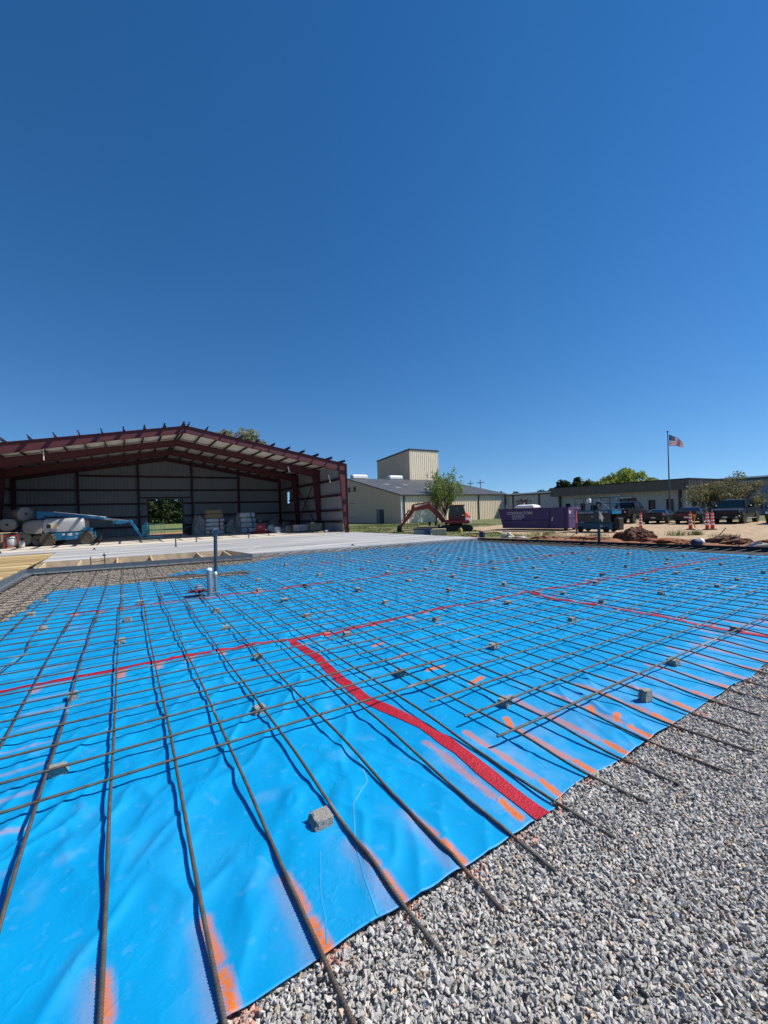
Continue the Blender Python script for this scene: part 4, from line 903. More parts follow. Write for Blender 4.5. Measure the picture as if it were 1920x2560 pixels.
def tree(name, label, x, y, h, w, mat, n=1600, size=.3, trunk=.18, base=.3, style='round', group=None, seed=0, z0=0.05, cat='tree'):
    r = random.Random(seed+77); t = thing(name, label, cat, (x, y, z0), 0, group); mb = MB(); tips = []; rad = []
    top = h*.93
    if style == 'pine':
        mb.tube([(0, 0, 0), (.1*r.random(), .1, h*.5), (0, 0, top)], [trunk, trunk*.7, trunk*.15], 7)
        for k in range(16):
            f = r.uniform(base, .97); a = r.uniform(0, 6.28); l = w*.5*(1-((f-base)/(1-base))**1.6*.75)*r.uniform(.5, 1)
            p = (l*math.cos(a), l*math.sin(a), h*f); mb.tube([(0, 0, h*f*.93), p], [trunk*.3, trunk*.08], 4, False); tips.append(p); rad.append(w*.15*r.uniform(.7, 1.3))
            tips.append((p[0]*.45, p[1]*.45, h*f*.98)); rad.append(w*.14)
    else:
        nb = {'round': 15, 'vase': 42, 'shrub': 30}[style]; b0 = h*base
        if style == 'round':
            mb.tube([(0, 0, 0), (.1, 0, b0), (0, .1, h*.6)], [trunk, trunk*.8, trunk*.3], 8)
        elif style == 'vase': mb.tube([(0, 0, 0), (.02, 0, b0), (0, 0, h*.8)], [trunk, trunk*.8, trunk*.2], 8)
        for k in range(nb):
            a = 6.283*k/nb*2.4+r.uniform(-.3, .3)
            if style == 'vase': f = r.uniform(.35, 1); l = w*.5*r.uniform(.35, 1)*math.sin(min(1, (1.15-f)*1.9+.25)*1.57); e = (l*math.cos(a), l*math.sin(a), h*f)
            elif style == 'shrub': l = w*.5*r.uniform(.15, 1)**.7; e = (l*math.cos(a), l*math.sin(a), h*(.42+.5*r.random())*(1-.30*(2*l/w)**2))
            else: u = r.uniform(-.4, 1); l = w*.5*math.sqrt(max(.02, 1-u*u))*r.uniform(.55, 1); e = (l*math.cos(a), l*math.sin(a), h*(.62+.34*u))
            s0 = (0, 0, b0*r.uniform(.7, 1.3)) if style != 'shrub' else (r.uniform(-.15, .15), r.uniform(-.15, .15), 0)
            mid = (e[0]*.5+r.uniform(-.1, .1)*w*.3, e[1]*.5+r.uniform(-.1, .1)*w*.3, s0[2]*.45+e[2]*.55)
            mb.tube([s0, mid, e], [trunk*.5, trunk*.3, trunk*.08], 5, False)
            k2 = 3 if style != 'round' else 1
            tips.append(e); rad.append(w*(.17 if style == 'round' else .062 if style == 'vase' else .085)*r.uniform(.7, 1.35)); 
            for q in range(k2):
                e2 = (lerp(mid[0], e[0], .55)+r.uniform(-.13, .13)*w, lerp(mid[1], e[1], .55)+r.uniform(-.13, .13)*w, lerp(mid[2], e[2], .6)+r.uniform(-.05, .12)*h)
                mb.tube([mid, e2], [trunk*.22, trunk*.05], 4, False); tips.append(e2); rad.append(w*(.14 if style == 'round' else .055 if style == 'vase' else .075)*r.uniform(.7, 1.3))
    mb.build('trunk', MT['bark'], t, True)
    V_, F_ = leaves(tips, rad, n, size, [.8, 2.4][style == 'vase'], seed); np_mesh('crown', V_, F_, mat, t, False)
    return t
tree('young_tree', 'bright green young tree standing in front of the long tan wall beside the excavator', 41.9, 49.3, 7.9, 6.4, LEAF['young'], 4800, .115, .075, .12, 'vase', seed=3)
tree('spreading_shrub', 'wide spreading multi stemmed shrub tree behind the black pickup at the right', 52.3, 17.6, 5.1, 6.7, LEAF['olive'], 10000, .085, .12, .1, 'shrub', seed=5)
tree('bare_tree', 'small leafless tree in front of the grey building behind the purple dumpster', 52, 43.0, 4.0, 3.4, LEAF['tw'], 700, .12, .09, .15, 'shrub', seed=8)
gB = 'trees on the skyline behind the office'
def sky_tree(px, Y, X, h, w, mat, style, lab, seed, n=1500, size=.42, trunk=.25, base=.35): tree('pine_tree' if style == 'pine' else 'background_tree', lab, X, Y, h, w, mat, n, size, trunk, base, style, None, seed)
def on_ray(px, dist):                                    # ground point at a bearing from the camera, used only to lay out the far wood
    d = _fw+_rt*((px-960)/1036.); d.z = 0; d.normalize(); return d.x*dist, d.y*dist
FAR = [ # bearing px, distance, height, width, material, style
 (1252, 120, 9.2, 7, 'pine', 'round', 'dark round pine crown above the right end of the tan building roof'), (1291, 125, 9.4, 5, 'mid', 'round', 'small dull green tree just right of the dark round pine, above the grey building'),
 (1318, 130, 8.6, 5, 'pine', 'round', 'low dark tree above the leafless tree by the grey building'), (1362, 120, 9.2, 8, 'pine', 'round', 'low dark tree above the white roof edge of the grey building'), (1384, 122, 9.9, 6, 'pine', 'round', 'low dark tree above the left end of the office fascia'),
 (1412, 105, 12.2, 7, 'pine', 'pine', 'tall dark pine above the purple dumpster, leftmost of the pine row'), (1440, 108, 13.4, 7, 'pine', 'pine', 'tallest dark pine above the office roof over the scissor lift'), (1458, 112, 13.0, 6, 'pine', 'pine', 'dark pine right of the tallest pine above the office roof'),
 (1475, 105, 11.5, 6, 'mid', 'round', 'dull green tree at the right end of the pine row'), (1492, 110, 11.8, 6, 'bright', 'round', 'pale spring green tree right of the pine row'), (1508, 104, 10.4, 5, 'bright', 'round', 'low pale green tree left of the large bright green trees'),
 (1520, 118, 12.4, 4, 'mid', 'vase', 'thin loose tree sticking up left of the large bright green trees'), (1548, 96, 12.7, 9, 'bright', 'round', 'large bright green tree above the office roof, left of the pair'), (1585, 92, 13.2, 10, 'bright', 'round', 'largest bright green tree left of the flagpole'),
 (1612, 96, 11.0, 7, 'mid', 'round', 'dull green tree filling the slope left of the flagpole'), (1642, 110, 10.4, 6, 'pine', 'round', 'small dark tree just left of the flagpole'), (1668, 112, 10.6, 5, 'mid', 'round', 'small green tree behind the flagpole'), (1682, 115, 10.2, 4, 'pine', 'round', 'small dark tree just right of the flagpole'), (1702, 115, 10.8, 3, 'tw', 'vase', 'thin wispy tree above the office roof right of the flagpole'), (1738, 115, 9.7, 3, 'tw', 'vase', 'thin wispy treetop above the right corner of the office fascia')]
for k, (px, d, h, w, mk, st, lab) in enumerate(FAR):
    h = 1.96+(h-1.96)*.56; w = w*.75
    x, y = on_ray(px, d); tree('pine_tree' if st == 'pine' else 'background_tree', lab, x, y, h, w, LEAF[mk], 3000 if w > 4 else 1300, .26 if mk != 'tw' else .2, .22, .3, st, None, 20+k)
for k, (px, d, h, w, lab) in enumerate(((570, 74, 16.6, 8, 'pale green treetop showing above the red roof edge, left of the three'), (602, 75, 17.1, 8.5, 'pale green treetop above the red roof edge, in the middle of the three'), (632, 76, 16.6, 8, 'pale green treetop above the red roof edge, right of the three'))):
    x, y = on_ray(px, d); tree('background_tree', lab, x, y, h, w, LEAF['pale'], 6000, .2, .25, .4, 'round', None, 50+k)
# dark wood seen through the rear doorway
r_ = random.Random(4); cs = []; rd = []; mb = MB()
for k in range(40):
    x = -4+.85*k+r_.uniform(-.6, .6); y = 150+r_.uniform(-3, 5); h = r_.uniform(20, 25)
    mb.tube([(x, y, 0), (x, y, h)], [.2, .05], 5)
    for q in range(9): cs.append((x+r_.uniform(-1.3, 1.3), y+r_.uniform(-1.3, 1.3), 1.0+(h-1.5)*q/8)); rd.append(2.1*(1.15-.08*q))
V_, F_ = leaves(cs, rd, 60000, .36, .7, 91); w_ = np_mesh('treeline', V_, F_, LEAF['wood'], None, False); tag(w_, 'dark wood beyond the lawn seen through the rear doorway', 'wood', None, 'stuff')
# utility poles
for (px, d, h, lab) in ((1178, 150, 11.9, 'farther utility pole with a single crossarm above the tan roof'), (1203, 140, 11.4, 'nearer utility pole with a braced crossarm above the tan roof')):
    x, y = on_ray(px, d); t = thing('utility_pole', lab, 'utility pole', (x, y, 0), -R(32)); mb = MB(); mb.cyl((0, 0, 0), (0, 0, h), .16, .11, 8); mb.build('pole', MT['bark'], t)
    mb = MB(); mb.bx(-1.2, 1.2, -.18, -.11, h-1.05, h-.9); 
    mb.bar((-.7, -.14, h-1.0), (0, -.14, h-1.6), .06, .06); mb.bar((.7, -.14, h-1.0), (0, -.14, h-1.6), .06, .06); mb.build('crossarm', MT['bark'], t)
    for u in (-1.05, -.4, .4, 1.05): mb = MB(); mb.cyl((u, -.15, h-.9), (u, -.15, h-.68), .07, .05, 6); mb.build('insulator', MT['darkmetal'], t)
# grass blades on the verges
n = 15000; gx_ = RNG.uniform(17.5, 36, n); gy_ = RNG.uniform(19, 50, n); cc = ground_col(gx_, gy_); ok = (cc[:, 1] > cc[:, 0]*1.02) & ((gx_ > 19.2) | (gy_ > 28)); gx_, gy_ = gx_[ok], gy_[ok]
nz = ground_z(gx_, gy_); hgt = RNG.uniform(.04, .13, len(gx_)); a = RNG.uniform(0, 6.28, len(gx_)); bx_ = np.cos(a)*.035; by_ = np.sin(a)*.035; lx = RNG.normal(0, .03, len(gx_)); ly = RNG.normal(0, .03, len(gx_))
V_ = np.stack([np.stack([gx_-bx_, gy_-by_, nz-.01], 1), np.stack([gx_+bx_, gy_+by_, nz-.01], 1), np.stack([gx_+lx, gy_+ly, nz+hgt], 1)], 1).reshape(-1, 3)
tag(np_mesh('grass', V_, np.arange(len(V_)).reshape(-1, 3), leafmat('grass_blades', (.10, .13, .03)), None, False), 'short green grass on the verge around the excavator', 'grass', None, 'stuff')
# ================================================================== MACHINES
def wheel(parent, c, r, w, axis='y', tyre='rubber', rim='rim', rr_=.58, side=1, lugs=0, name='wheel'):
    """tyre with a dished rim as sub-part; axis of rotation y or x in the parent's frame."""
    mb = MB(); h = w/2; n = 28
    prof = [(r*rr_, -h*.9), (r*.9, -h), (r, -h*.7), (r, h*.7), (r*.9, h), (r*rr_, h*.9)]
    mb.lathe(prof, n, c, axis)
    if lugs:
        for k in range(lugs):
            a = 6.283*k/lugs
            for s_ in (-1, 1):
                b_ = a+(.5*6.283/lugs if s_ > 0 else 0); u, v = r*1.0*math.cos(b_), r*1.0*math.sin(b_); u2, v2 = r*1.05*math.cos(b_+.09), r*1.05*math.sin(b_+.09)
                if axis == 'y': mb.bar((c[0]+u, c[1]+s_*h*.05, c[2]+v), (c[0]+u2, c[1]+s_*h*.95, c[2]+v2), .06, .07)
                else: mb.bar((c[0]+s_*h*.05, c[1]+u, c[2]+v), (c[0]+s_*h*.95, c[1]+u2, c[2]+v2), .06, .07)
    t = mb.build(name, MT[tyre], parent, True)
    mb = MB(); q = [(r*rr_*1.01, -h*.8*side), (r*rr_*1.01, h*.85*side), (r*rr_*.92, h*.92*side), (r*rr_*.82, h*.55*side), (r*.22, h*.5*side), (r*.2, h*.8*side), (.001, h*.82*side)]
    mb.lathe(q, 20, c, axis)
    mb.build('rim', MT[rim], t, True); return t
def text(string, size, mat, parent, loc, rot, name='lettering', ext=.004, align='LEFT', bold=.0):
    cu = bpy.data.curves.new(name, 'FONT'); cu.body = string; cu.size = size; cu.extrude = ext; cu.align_x = align; cu.offset = bold
    tmp = bpy.data.objects.new(name, cu); COL.objects.link(tmp); bpy.context.view_layer.update()
    me = bpy.data.meshes.new_from_object(tmp.evaluated_get(bpy.context.evaluated_depsgraph_get())); bpy.data.objects.remove(tmp); bpy.data.curves.remove(cu)
    me.materials.clear(); me.materials.append(mat); me.name = name; o = bpy.data.objects.new(name, me); COL.objects.link(o); o.parent = parent; o.location = loc; o.rotation_euler = rot; return o

# ---------------- boom lift (u = local x along the machine, near side at y=0)
bl = thing('boom_lift', 'teal blue boom lift with pale grey cowling parked inside the metal building', 'boom lift', (-3.7, 38.3, .2), math.atan2(-.25, .97)); bl.scale = (.86, .86, .95)
for (x, y) in ((-1.42, .2), (1.42, .2), (-1.42, 2.2), (1.42, 2.2)): wheel(bl, (x, y, .52), .52, .40, 'y', 'dirtyrubber', 'darkmetal' if y > 1 else 'dirtyrubber', .6, -1, 14)
mb = MB(); mb.cb(-1.05, 1.6, .35, 2.05, .42, 1.0, .05); mb.prism([(.75, .42), (1.05, 1.0), (1.55, 1.0), (1.85, .6), (1.8, .42)], .42, .55, 'y'); mb.cyl((-1.42, .3, .52), (-1.42, 2.1, .52), .09); mb.cyl((1.42, .3, .52), (1.42, 2.1, .52), .09); mb.build('chassis', MT['liftblue'], bl)
mb = MB(); mb.cyl((0, 1.2, .95), (0, 1.2, 1.1), .62, n=24); mb.build('turntable', MT['darkmetal'], bl)
def cowl(x0, x1, y0, y1, z0, z1, name, mat, rl=.5, rr_=.35):
    rings = []
    for x, f in ((x0, .62), (x0+rl*.3, .86), (x0+rl, 1), (x1-rr_, 1), (x1-rr_*.3, .9), (x1, .66)):
        h = (z1-z0)*f; zc = z0+(z1-z0)*.5*(1 if f == 1 else 1); ring = []
        for (u, v) in ((-1, -.5), (-1, .2), (-.92, .42), (-.7, .5), (.7, .5), (.92, .42), (1, .2), (1, -.5)):
            ring.append((x, (y0+y1)/2+u*(y1-y0)/2*(1 if f == 1 else .9+.1*f), zc+v*h))
        rings.append(ring)
    mb = MB(); mb.loft(rings); return mb.build(name, mat, bl, True, 50)
cw = cowl(-1.85, 1.05, .35, 2.05, 1.06, 2.12, 'cowling', MT['liftgrey'], .25)
cowl(-3.2, -1.88, .3, 2.1, .98, 2.05, 'counterweight', MT['felt'], .7, .05)
mb = MB(); mb.bx(-1.60, -.92, .325, .35, 1.3, 1.72); mb.build('control_panel', MT['white'], cw); mb = MB(); mb.bx(-1.55, -1.24, .31, .324, 1.34, 1.68); mb.build('control_opening', MT['darkmetal'], cw)
mb = MB(); mb.bx(-1.17, -.68, .29, .315, 1.30, 1.70); mb.build('panel_lid', MT['labely'], cw)
for (x, z, w, h) in ((-.42, .84, .18, .12), (-.05, .84, .34, .2), (.55, .86, .16, .1), (1.35, .83, .2, .12), (.55, .6, .06, .06)): mb = MB(); mb.bx(x, x+w, .335, .349, z-h/2, z+h/2); mb.build('label_plate', MT['paper'], bl)
mb = MB(); mb.prism([(1.02, 1.08), (1.05, 1.35), (1.5, 1.33), (1.62, 1.22), (1.55, 1.06)], .5, 1.3, 'y'); mb.build('engine_hood', MT['liftblue'], bl)
mb = MB(); mb.prism([(-2.45, 2.12), (-2.42, 2.72), (-1.15, 2.62), (-1.22, 2.16)], .95, 1.45, 'y'); mb.build('boom_base', MT['liftblue'], bl)
mb = MB(); mb.bar((-1.3, 1.2, 2.46), (2.5, 1.2, 2.0), .34, .22); mb.build('boom', MT['liftblue'], bl)
mb = MB(); mb.bar((2.45, 1.2, 1.99), (4.5, 1.2, 1.70), .24, .17); mb.build('boom_extension', MT['galv'], bl)
mb = MB(); mb.bar((-1.9, .98, 2.26), (3.0, .98, 1.74), .10, .12); mb.build('cable_track', MT['darkmetal'], bl)
mb = MB(); mb.bar((-1.2, .96, 2.63), (2.7, .96, 2.12), .05, .05); mb.build('boom_rail', MT['white'], bl)
mb = MB(); mb.prism([(3.15, 1.58), (3.3, 1.82), (4.3, 1.75), (4.45, 1.62), (3.7, 1.5)], 1.05, 1.35, 'y'); mb.build('boom_head', MT['liftblue'], bl)
mb = MB(); mb.bar((4.55, 1.2, 1.74), (5.45, 1.2, .38), .22, .20); mb.cyl((4.55, 1.0, 1.72), (4.55, 1.4, 1.72), .12); mb.build('jib', MT['liftblue'], bl)
mb = MB(); mb.cb(5.5, 6.05, .85, 1.35, .35, 1.35, .06); mb.cyl((5.75, 1.1, 1.3), (5.95, 1.1, 1.55), .14); mb.build('control_box', MT['liftdark'], bl)
mb = MB(); mb.bx(5.5, 7.2, .45, 1.9, .28, .34)
for (x, y) in ((6.15, .47), (6.68, .47), (7.18, .47), (7.18, 1.88), (6.15, 1.88), (5.55, 1.88)): mb.cyl((x, y, .3), (x, y, 1.42), .022, n=6)
for z in (.9, 1.42):
    mb.cyl((6.15, .47, z), (7.18, .47, z), .022, n=6); mb.cyl((7.18, .47, z), (7.18, 1.88, z), .022, n=6); mb.cyl((7.18, 1.88, z), (5.5, 1.88, z), .022, n=6)
mb.build('basket', MT['liftdark'], bl)

# ---------------- excavator: local +x is the digging side (left in the photo)
ex = thing('excavator', 'red mini excavator with arched boom resting its bucket beside the slab', 'excavator', (23.8, 26.6, .1), math.atan2(.66, -.75)); ex.scale = (1.06, 1.06, 1.05)
for s_ in (-1, 1):
    mb = MB(); y0 = s_*.80-.2; pr = []
    for k in range(9): a = R(90+180*k/8); pr.append((-1.05+.23*math.cos(a), .235+.23*math.sin(a)))
    for k in range(9): a = R(-90+180*k/8); pr.append((1.02+.23*math.cos(a), .235+.23*math.sin(a)))
    mb.prism(pr, y0, y0+.4, 'y')
    for k in range(18): x = -1.1+.13*k; mb.bx(x, x+.05, y0-.01, y0+.41, .455, .49)
    tr = mb.build('track', MT['rubber'], ex)
    for k, x in enumerate((-1.05, -.6, -.2, .2, .6, 1.02)): mb = MB(); mb.lathe([(.001, -.03), (.17 if k in (0, 5) else .10, -.03), (.17 if k in (0, 5) else .10, .03), (.001, .04)], 14, (x, s_*1.02, .235 if k in (0, 5) else .14), 'y'); mb.build('roller', MT['darkmetal'], tr, True)
mb = MB(); mb.bx(-.9, .9, -.5, .5, .25, .5); mb.cyl((0, 0, .45), (0, 0, .62), .5, n=24); mb.build('undercarriage', MT['darkmetal'], ex)
mb = MB(); mb.bx(1.32, 1.42, -.95, .95, .12, .55); mb.bar((.9, -.5, .35), (1.35, -.5, .3), .1, .12); mb.bar((.9, .5, .35), (1.35, .5, .3), .1, .12); mb.build('blade', MT['darkmetal'], ex)
mb = MB(); mb.cb(-1.05, .85, -.85, .85, .62, .92, .06); mb.build('deck', MT['excred'], ex)
mb = MB(); mb.loft([[(-1.22, -.62, .66), (-1.22, .62, .66), (-1.15, .62, 1.05), (-1.15, -.62, 1.05)], [(-.72, -.85, .66), (-.72, .85, .66), (-.72, .85, 1.08), (-.72, -.85, 1.08)]]); mb.build('counterweight', MT['greywall'], ex)
mb = MB(); mb.loft([[(-1.16, -.6, 1.06), (-1.16, .6, 1.06), (-1.02, .5, 1.44), (-1.02, -.5, 1.44)], [(-.70, -.8, 1.08), (-.70, .8, 1.08), (-.72, .72, 1.52), (-.72, -.72, 1.52)]]); mb.build('engine_hood', MT['excorange'], ex)
# cab: posts, roof, panes
cy0, cy1 = .0, .86
cab = MB(); cab.cb(-.72, .58, cy0, cy1, .92, 1.25, .03); cab.cb(-.70, .52, cy0-.02, cy1+.02, 2.0, 2.12, .05)
for (xb, xt) in ((-.70, -.58), (-.08, -.08), (.54, .46)):
    for y in (cy0+.03, cy1-.03): cab.bar((xb, y, 1.2), (xt, y, 2.05), .07, .06)
cb_ = cab.build('cab', M('dark_red_cab', (.12, .016, .014), .45), ex)
mb = MB(); mb.quad((-.05, cy1+.001, 1.26), (.5, cy1+.001, 1.26), (.44, cy1+.001, 2.0), (-.05, cy1+.001, 2.0)); mb.quad((-.66, cy1+.001, 1.3), (-.12, cy1+.001, 1.3), (-.12, cy1+.001, 2.0), (-.56, cy1+.001, 2.0))
mb.build('pane', MT['glassb'], cb_); mb = MB(); mb.cb(-.5, -.1, .15, .7, 1.1, 1.6, .06); mb.build('seat', MT['rubber'], cb_)
def armprism(pts, y0, y1): m_ = MB(); m_.prism(pts, y0, y1, 'y'); return m_
b_ = armprism([(.78, .82), (1.15, 1.38), (1.85, 2.05), (2.15, 2.28), (2.35, 2.27), (3.50, 1.95), (3.55, 1.80), (3.40, 1.70), (2.25, 1.88), (1.98, 1.70), (1.36, 1.02), (1.10, .66)], -.36, -.06); b_.build('boom', MT['excred'], ex)
s_b = armprism([(3.33, 2.30), (3.48, 2.26), (3.62, 1.86), (4.02, 1.30), (4.52, .55), (4.40, .48), (3.78, 1.10), (3.34, 1.66), (3.26, 1.82)], -.33, -.10); s_b.build('stick', MT['excred'], ex)
mb = MB(); mb.bar((2.12, -.22, 2.40), (3.38, -.22, 2.24), .11, .10); mb.prism([(2.0, 2.18), (2.12, 2.42), (2.3, 2.2)], -.27, -.17, 'y'); mb.build('stick_cylinder', MT['excred'], ex)
mb = MB(); mb.bar((1.0, -.22, .78), (1.5, -.22, 1.28), .13, .12); mb.bar((1.5, -.22, 1.28), (1.98, -.22, 1.82), .06, .06); mb.build('boom_cylinder', MT['excred'], ex)
mb = MB(); mb.bar((3.75, -.22, 1.85), (4.2, -.22, 1.2), .10, .10); mb.bar((4.2, -.22, 1.2), (4.42, -.22, .92), .05, .05); mb.bar((4.42, -.22, .92), (4.66, -.22, .52), .06, .05); mb.build('bucket_cylinder', MT['excred'], ex)
mb = MB(); bk = [(4.72, .55), (4.80, .28), (4.74, .02), (4.60, -.06), (4.18, -.08), (4.24, .0), (4.42, .12), (4.42, .55)]
mb.prism(bk, -.50, .06, 'y')
for k in range(4): y = -.47+.16*k; mb.prism([(4.24, 0), (4.10, -.09), (4.22, -.06)], y, y+.06, 'y')
mb.build('bucket', MT['darkmetal'], ex)
mb = MB(); 
for k in range(3): mb.tube([(.95, -.1+.06*k, 1.0), (1.25, -.1+.06*k, 1.5), (1.75, -.1+.06*k, 1.95)], .025, 5)
mb.build('hose', MT['rubber'], ex)

# ---------------- dumpster
dm = thing('dumpster', 'long purple open top dumpster with pale lettering on its shaded side', 'dumpster', (27.75, 18.9, .1), R(11.8))
L_d, W_d, H_d = 5.35, 2.3, 1.72     # local +y runs away along the long side, +x along the end
mb = MB(); t_ = .06
def side_poly(): return [(0, .22), (0, H_d), (L_d+.25, H_d-.02), (L_d+.25, H_d-.22), (L_d-.05, .35), (L_d-.3, .15)]
for x0 in (0, W_d-t_): mb.prism([(y, z) for y, z in side_poly()], x0, x0+t_, 'x')
mb.bx(t_, W_d-t_, 0.02, L_d-.3, .15, .22)
mb._add([(t_, L_d-.32, .18), (W_d-t_, L_d-.32, .18), (W_d-t_, L_d+.2, H_d-.02), (t_, L_d+.2, H_d-.02), (t_, L_d-.26, .16), (W_d-t_, L_d-.26, .16), (W_d-t_, L_d+.25, H_d-.03), (t_, L_d+.25, H_d-.03)], [(0,1,2,3),(7,6,5,4),(0,4,5,1),(2,6,7,3)])
bd = mb.build('body', MT['purple'], dm)
mb = MB(); mb.bx(-.06, -.001, -.02, L_d+.3, H_d-.10, H_d+.02); mb.bx(W_d+.001, W_d+.06, -.02, L_d+.3, H_d-.10, H_d+.02); mb.build('top_rail', MT['purple'], dm)
for y in (.12, 1.25): mb = MB(); mb.bx(-.07, -.002, y, y+.10, .22, H_d-.1); mb.build('side_rib', MT['purple'], dm)
mb = MB(); mb.prism([(-.04, .16), (-.11, .16), (-.11, .78), (-.002, .84), (-.002, .16)], 1.36, L_d-.12, 'y'); mb.build('lower_skirt', MT['purple'], dm)
mb = MB(); mb.bx(0, W_d, -.08, -.002, .22, H_d); dg = mb.build('tailgate', M('sunlit_purple_gate', (.15, .095, .27), .5, var=.12, scale=2) if False else MT['purple'], dm)
for (x0, x1, z0, z1) in ((-.02, W_d+.02, .2, .32), (-.02, W_d+.02, .98, 1.08), (-.02, W_d+.02, H_d-.10, H_d+.01), (-.02, .14, .32, .98), (-.02, .14, 1.08, H_d-.1), (W_d-.14, W_d+.02, .32, .98), (W_d-.14, W_d+.02, 1.08, H_d-.1)): mb = MB(); mb.bx(x0, x1, -.15, -.081, z0, z1); mb.build('gate_bar', MT['purple'], dg)
mb = MB(); mb.bx(.28, .52, -.1, -.083, 1.28, 1.48); mb.build('label_plate', MT['paper'], dg)
for (y, z) in ((1.0, .95), (1.0, .80)): mb = MB(); mb.bx(-.125 if z < .83 else -.02, -.112 if z < .83 else -.001, y, y+.1, z-.05, z+.05); mb.build('label_plate', MT['paper'], bd)
for k in range(2): mb = MB(); mb.cyl((.35+1.5*k, .25, .12), (.5+1.5*k, .25, .12), .12); mb.build('roller', MT['darkmetal'], dm)
PT = M('pale_lilac_lettering', (.50, .46, .50), .6); rot = (R(90), 0, R(-90))
text('CONTRACTORS', .30, PT, dm, (-.012, L_d-.50, 1.27), rot, bold=.008); text('CHOICE', .30, PT, dm, (-.012, L_d-.92, .99), rot, bold=.008); text('704-671-9972', .155, PT, dm, (-.012, L_d-.92, .84), rot, bold=.004)

# ---------------- scissor lift
sc = thing('scissor_lift', 'dark teal scissor lift lowered behind the cloth draped pole', 'scissor lift', (27.0, 15.2, .1), R(3))
LW, WW = 2.42, 1.2                    # local +y away along the long side, +x along the end
for (x, y) in ((.1, .35), (.1, LW-.3), (WW-.1, .35), (WW-.1, LW-.3)): wheel(sc, (x, y, .2), .2, .14, 'x', 'rubber', 'darkmetal', .55, -1)
mb = MB(); mb.cb(.06, WW-.06, -.02, LW+.06, .18, .62, .04); mb.build('chassis', MT['liftdark'], sc)
for k in range(4):
    mb = MB(); z = .70+.145*k; mb.bar((.16, .1, z), (.16, LW-.1, z+.06), .07, .11); mb.bar((WW-.16, .1, z+.06), (WW-.16, LW-.1, z), .07, .11); mb.cyl((.1, LW/2, z+.03), (WW-.1, LW/2, z+.03), .04); mb.build('scissor_arm', MT['darkmetal'], sc)
mb = MB(); mb.bx(.10, .125, .05, LW-.1, .66, 1.2); mb.build('arm_guard', M('grey_brown_panel', (.06, .06, .055), .7), sc)
mb = MB(); mb.cb(0, WW, -.08, LW+.08, 1.22, 1.5, .02); dk_ = mb.build('platform', MT['liftdark'], sc)
mb = MB()
for z in (1.92, 2.32):
    mb.cyl((.03, 0, z), (.03, LW, z), .022, n=6); mb.cyl((WW-.03, 0, z), (WW-.03, LW, z), .022, n=6); mb.cyl((.03, LW, z), (WW-.03, LW, z), .022, n=6)
for y in (0, .6, 1.2, 1.8, LW): mb.cyl((.03, y, 1.48), (.03, y, 2.32), .022, n=6); mb.cyl((WW-.03, y, 1.48), (WW-.03, y, 2.32), .022, n=6)
mb.build('guard_rail', MT['liftdark'], sc)
for x in (.1, .8):
    mb = MB(); mb.tube([(x, -.09, 1.3), (x, -.09, 2.35), (x+.05, -.09, 2.42), (x+.22, -.09, 2.42), (x+.27, -.09, 2.35), (x+.27, -.09, 1.3)], .022, 6)
    for z in (1.6, 1.95): mb.cyl((x, -.09, z), (x+.27, -.09, z), .018, n=6)
    mb.build('gate_rail', MT['liftblue'], sc)
mb = MB(); mb.bx(.0, WW, -.13, -.085, 1.22, 1.42); mb.build('entry_sill', MT['liftblue'], sc)
mb = MB(); mb.cb(.25, .9, -.42, -.05, .15, .95, .05); mb.bx(.3, .85, -.44, -.41, .5, .56); mb.build('battery_box', MT['darkmetal'], sc)
mb = MB(); mb.cb(.3, .6, 1.9, 2.2, 1.5, 2.0, .03); mb.cb(.5, .9, 1.1, 1.6, 1.5, 1.85, .03); mb.build('tool_case', MT['black'], sc)
mb = MB(); mb.cyl((.5, .3, 1.55), (.4, 1.0, 2.2), .03, n=6); mb.build('metal_rod', MT['galv'], sc)
mb = MB(); mb.cb(.35, .6, 1.55, 1.8, 2.0, 2.3, .05); mb.build('white_bag', MT['white'], sc)
text('Genie GS-3246', .17, PT, sc, (-.006, LW-.22, 1.29), rot, bold=.003)
for (y, z) in ((.45, 1.36), (.2, 1.36), (1.2, 1.05), (.5, 1.04), (.55, .92), (.55, .42), (.35, .36)): mb = MB(); xx = -.004 if z > 1.2 else .096 if z > .7 else .056; mb.bx(xx-.004, xx+.002, y, y+.14, z-.04, z+.04); mb.build('label_plate', PT, sc)

# ================================================================== VEHICLES
def car_body(t, secs, mat, name='body'):
    """secs: (x, half width, z sill, z belt-low, z belt, top half-width)"""
    rings = []
    for (x, w, z0, zb, wt) in secs:
        h = zb-z0
        rings.append([(x, -w*.86, z0), (x, -w*.97, z0+.12*h), (x, -w, z0+.5*h), (x, -w*.98, z0+.78*h), (x, -wt, zb-.015), (x, -wt*.75, zb), (x, wt*.75, zb), (x, wt, zb-.015), (x, w*.98, z0+.78*h), (x, w, z0+.5*h), (x, w*.97, z0+.12*h), (x, w*.86, z0)])
    mb = MB(); mb.loft(rings); return mb.build(name, mat, t, True, 35)
def cabin(t, secs, mat, name='cabin'):
    rings = [[(x0, -w0, z0), (x1, -w1, z1), (x1, w1, z1), (x0, w0, z0)] for (x0, w0, z0, x1, w1, z1) in secs]
    mb = MB(); mb.loft(rings); return mb.build(name, mat, t)
def pane(parent, a, b, c, d, mat='glassd'):
    mb = MB(); mb.quad(a, b, c, d); return mb.build('window', MT[mat], parent)
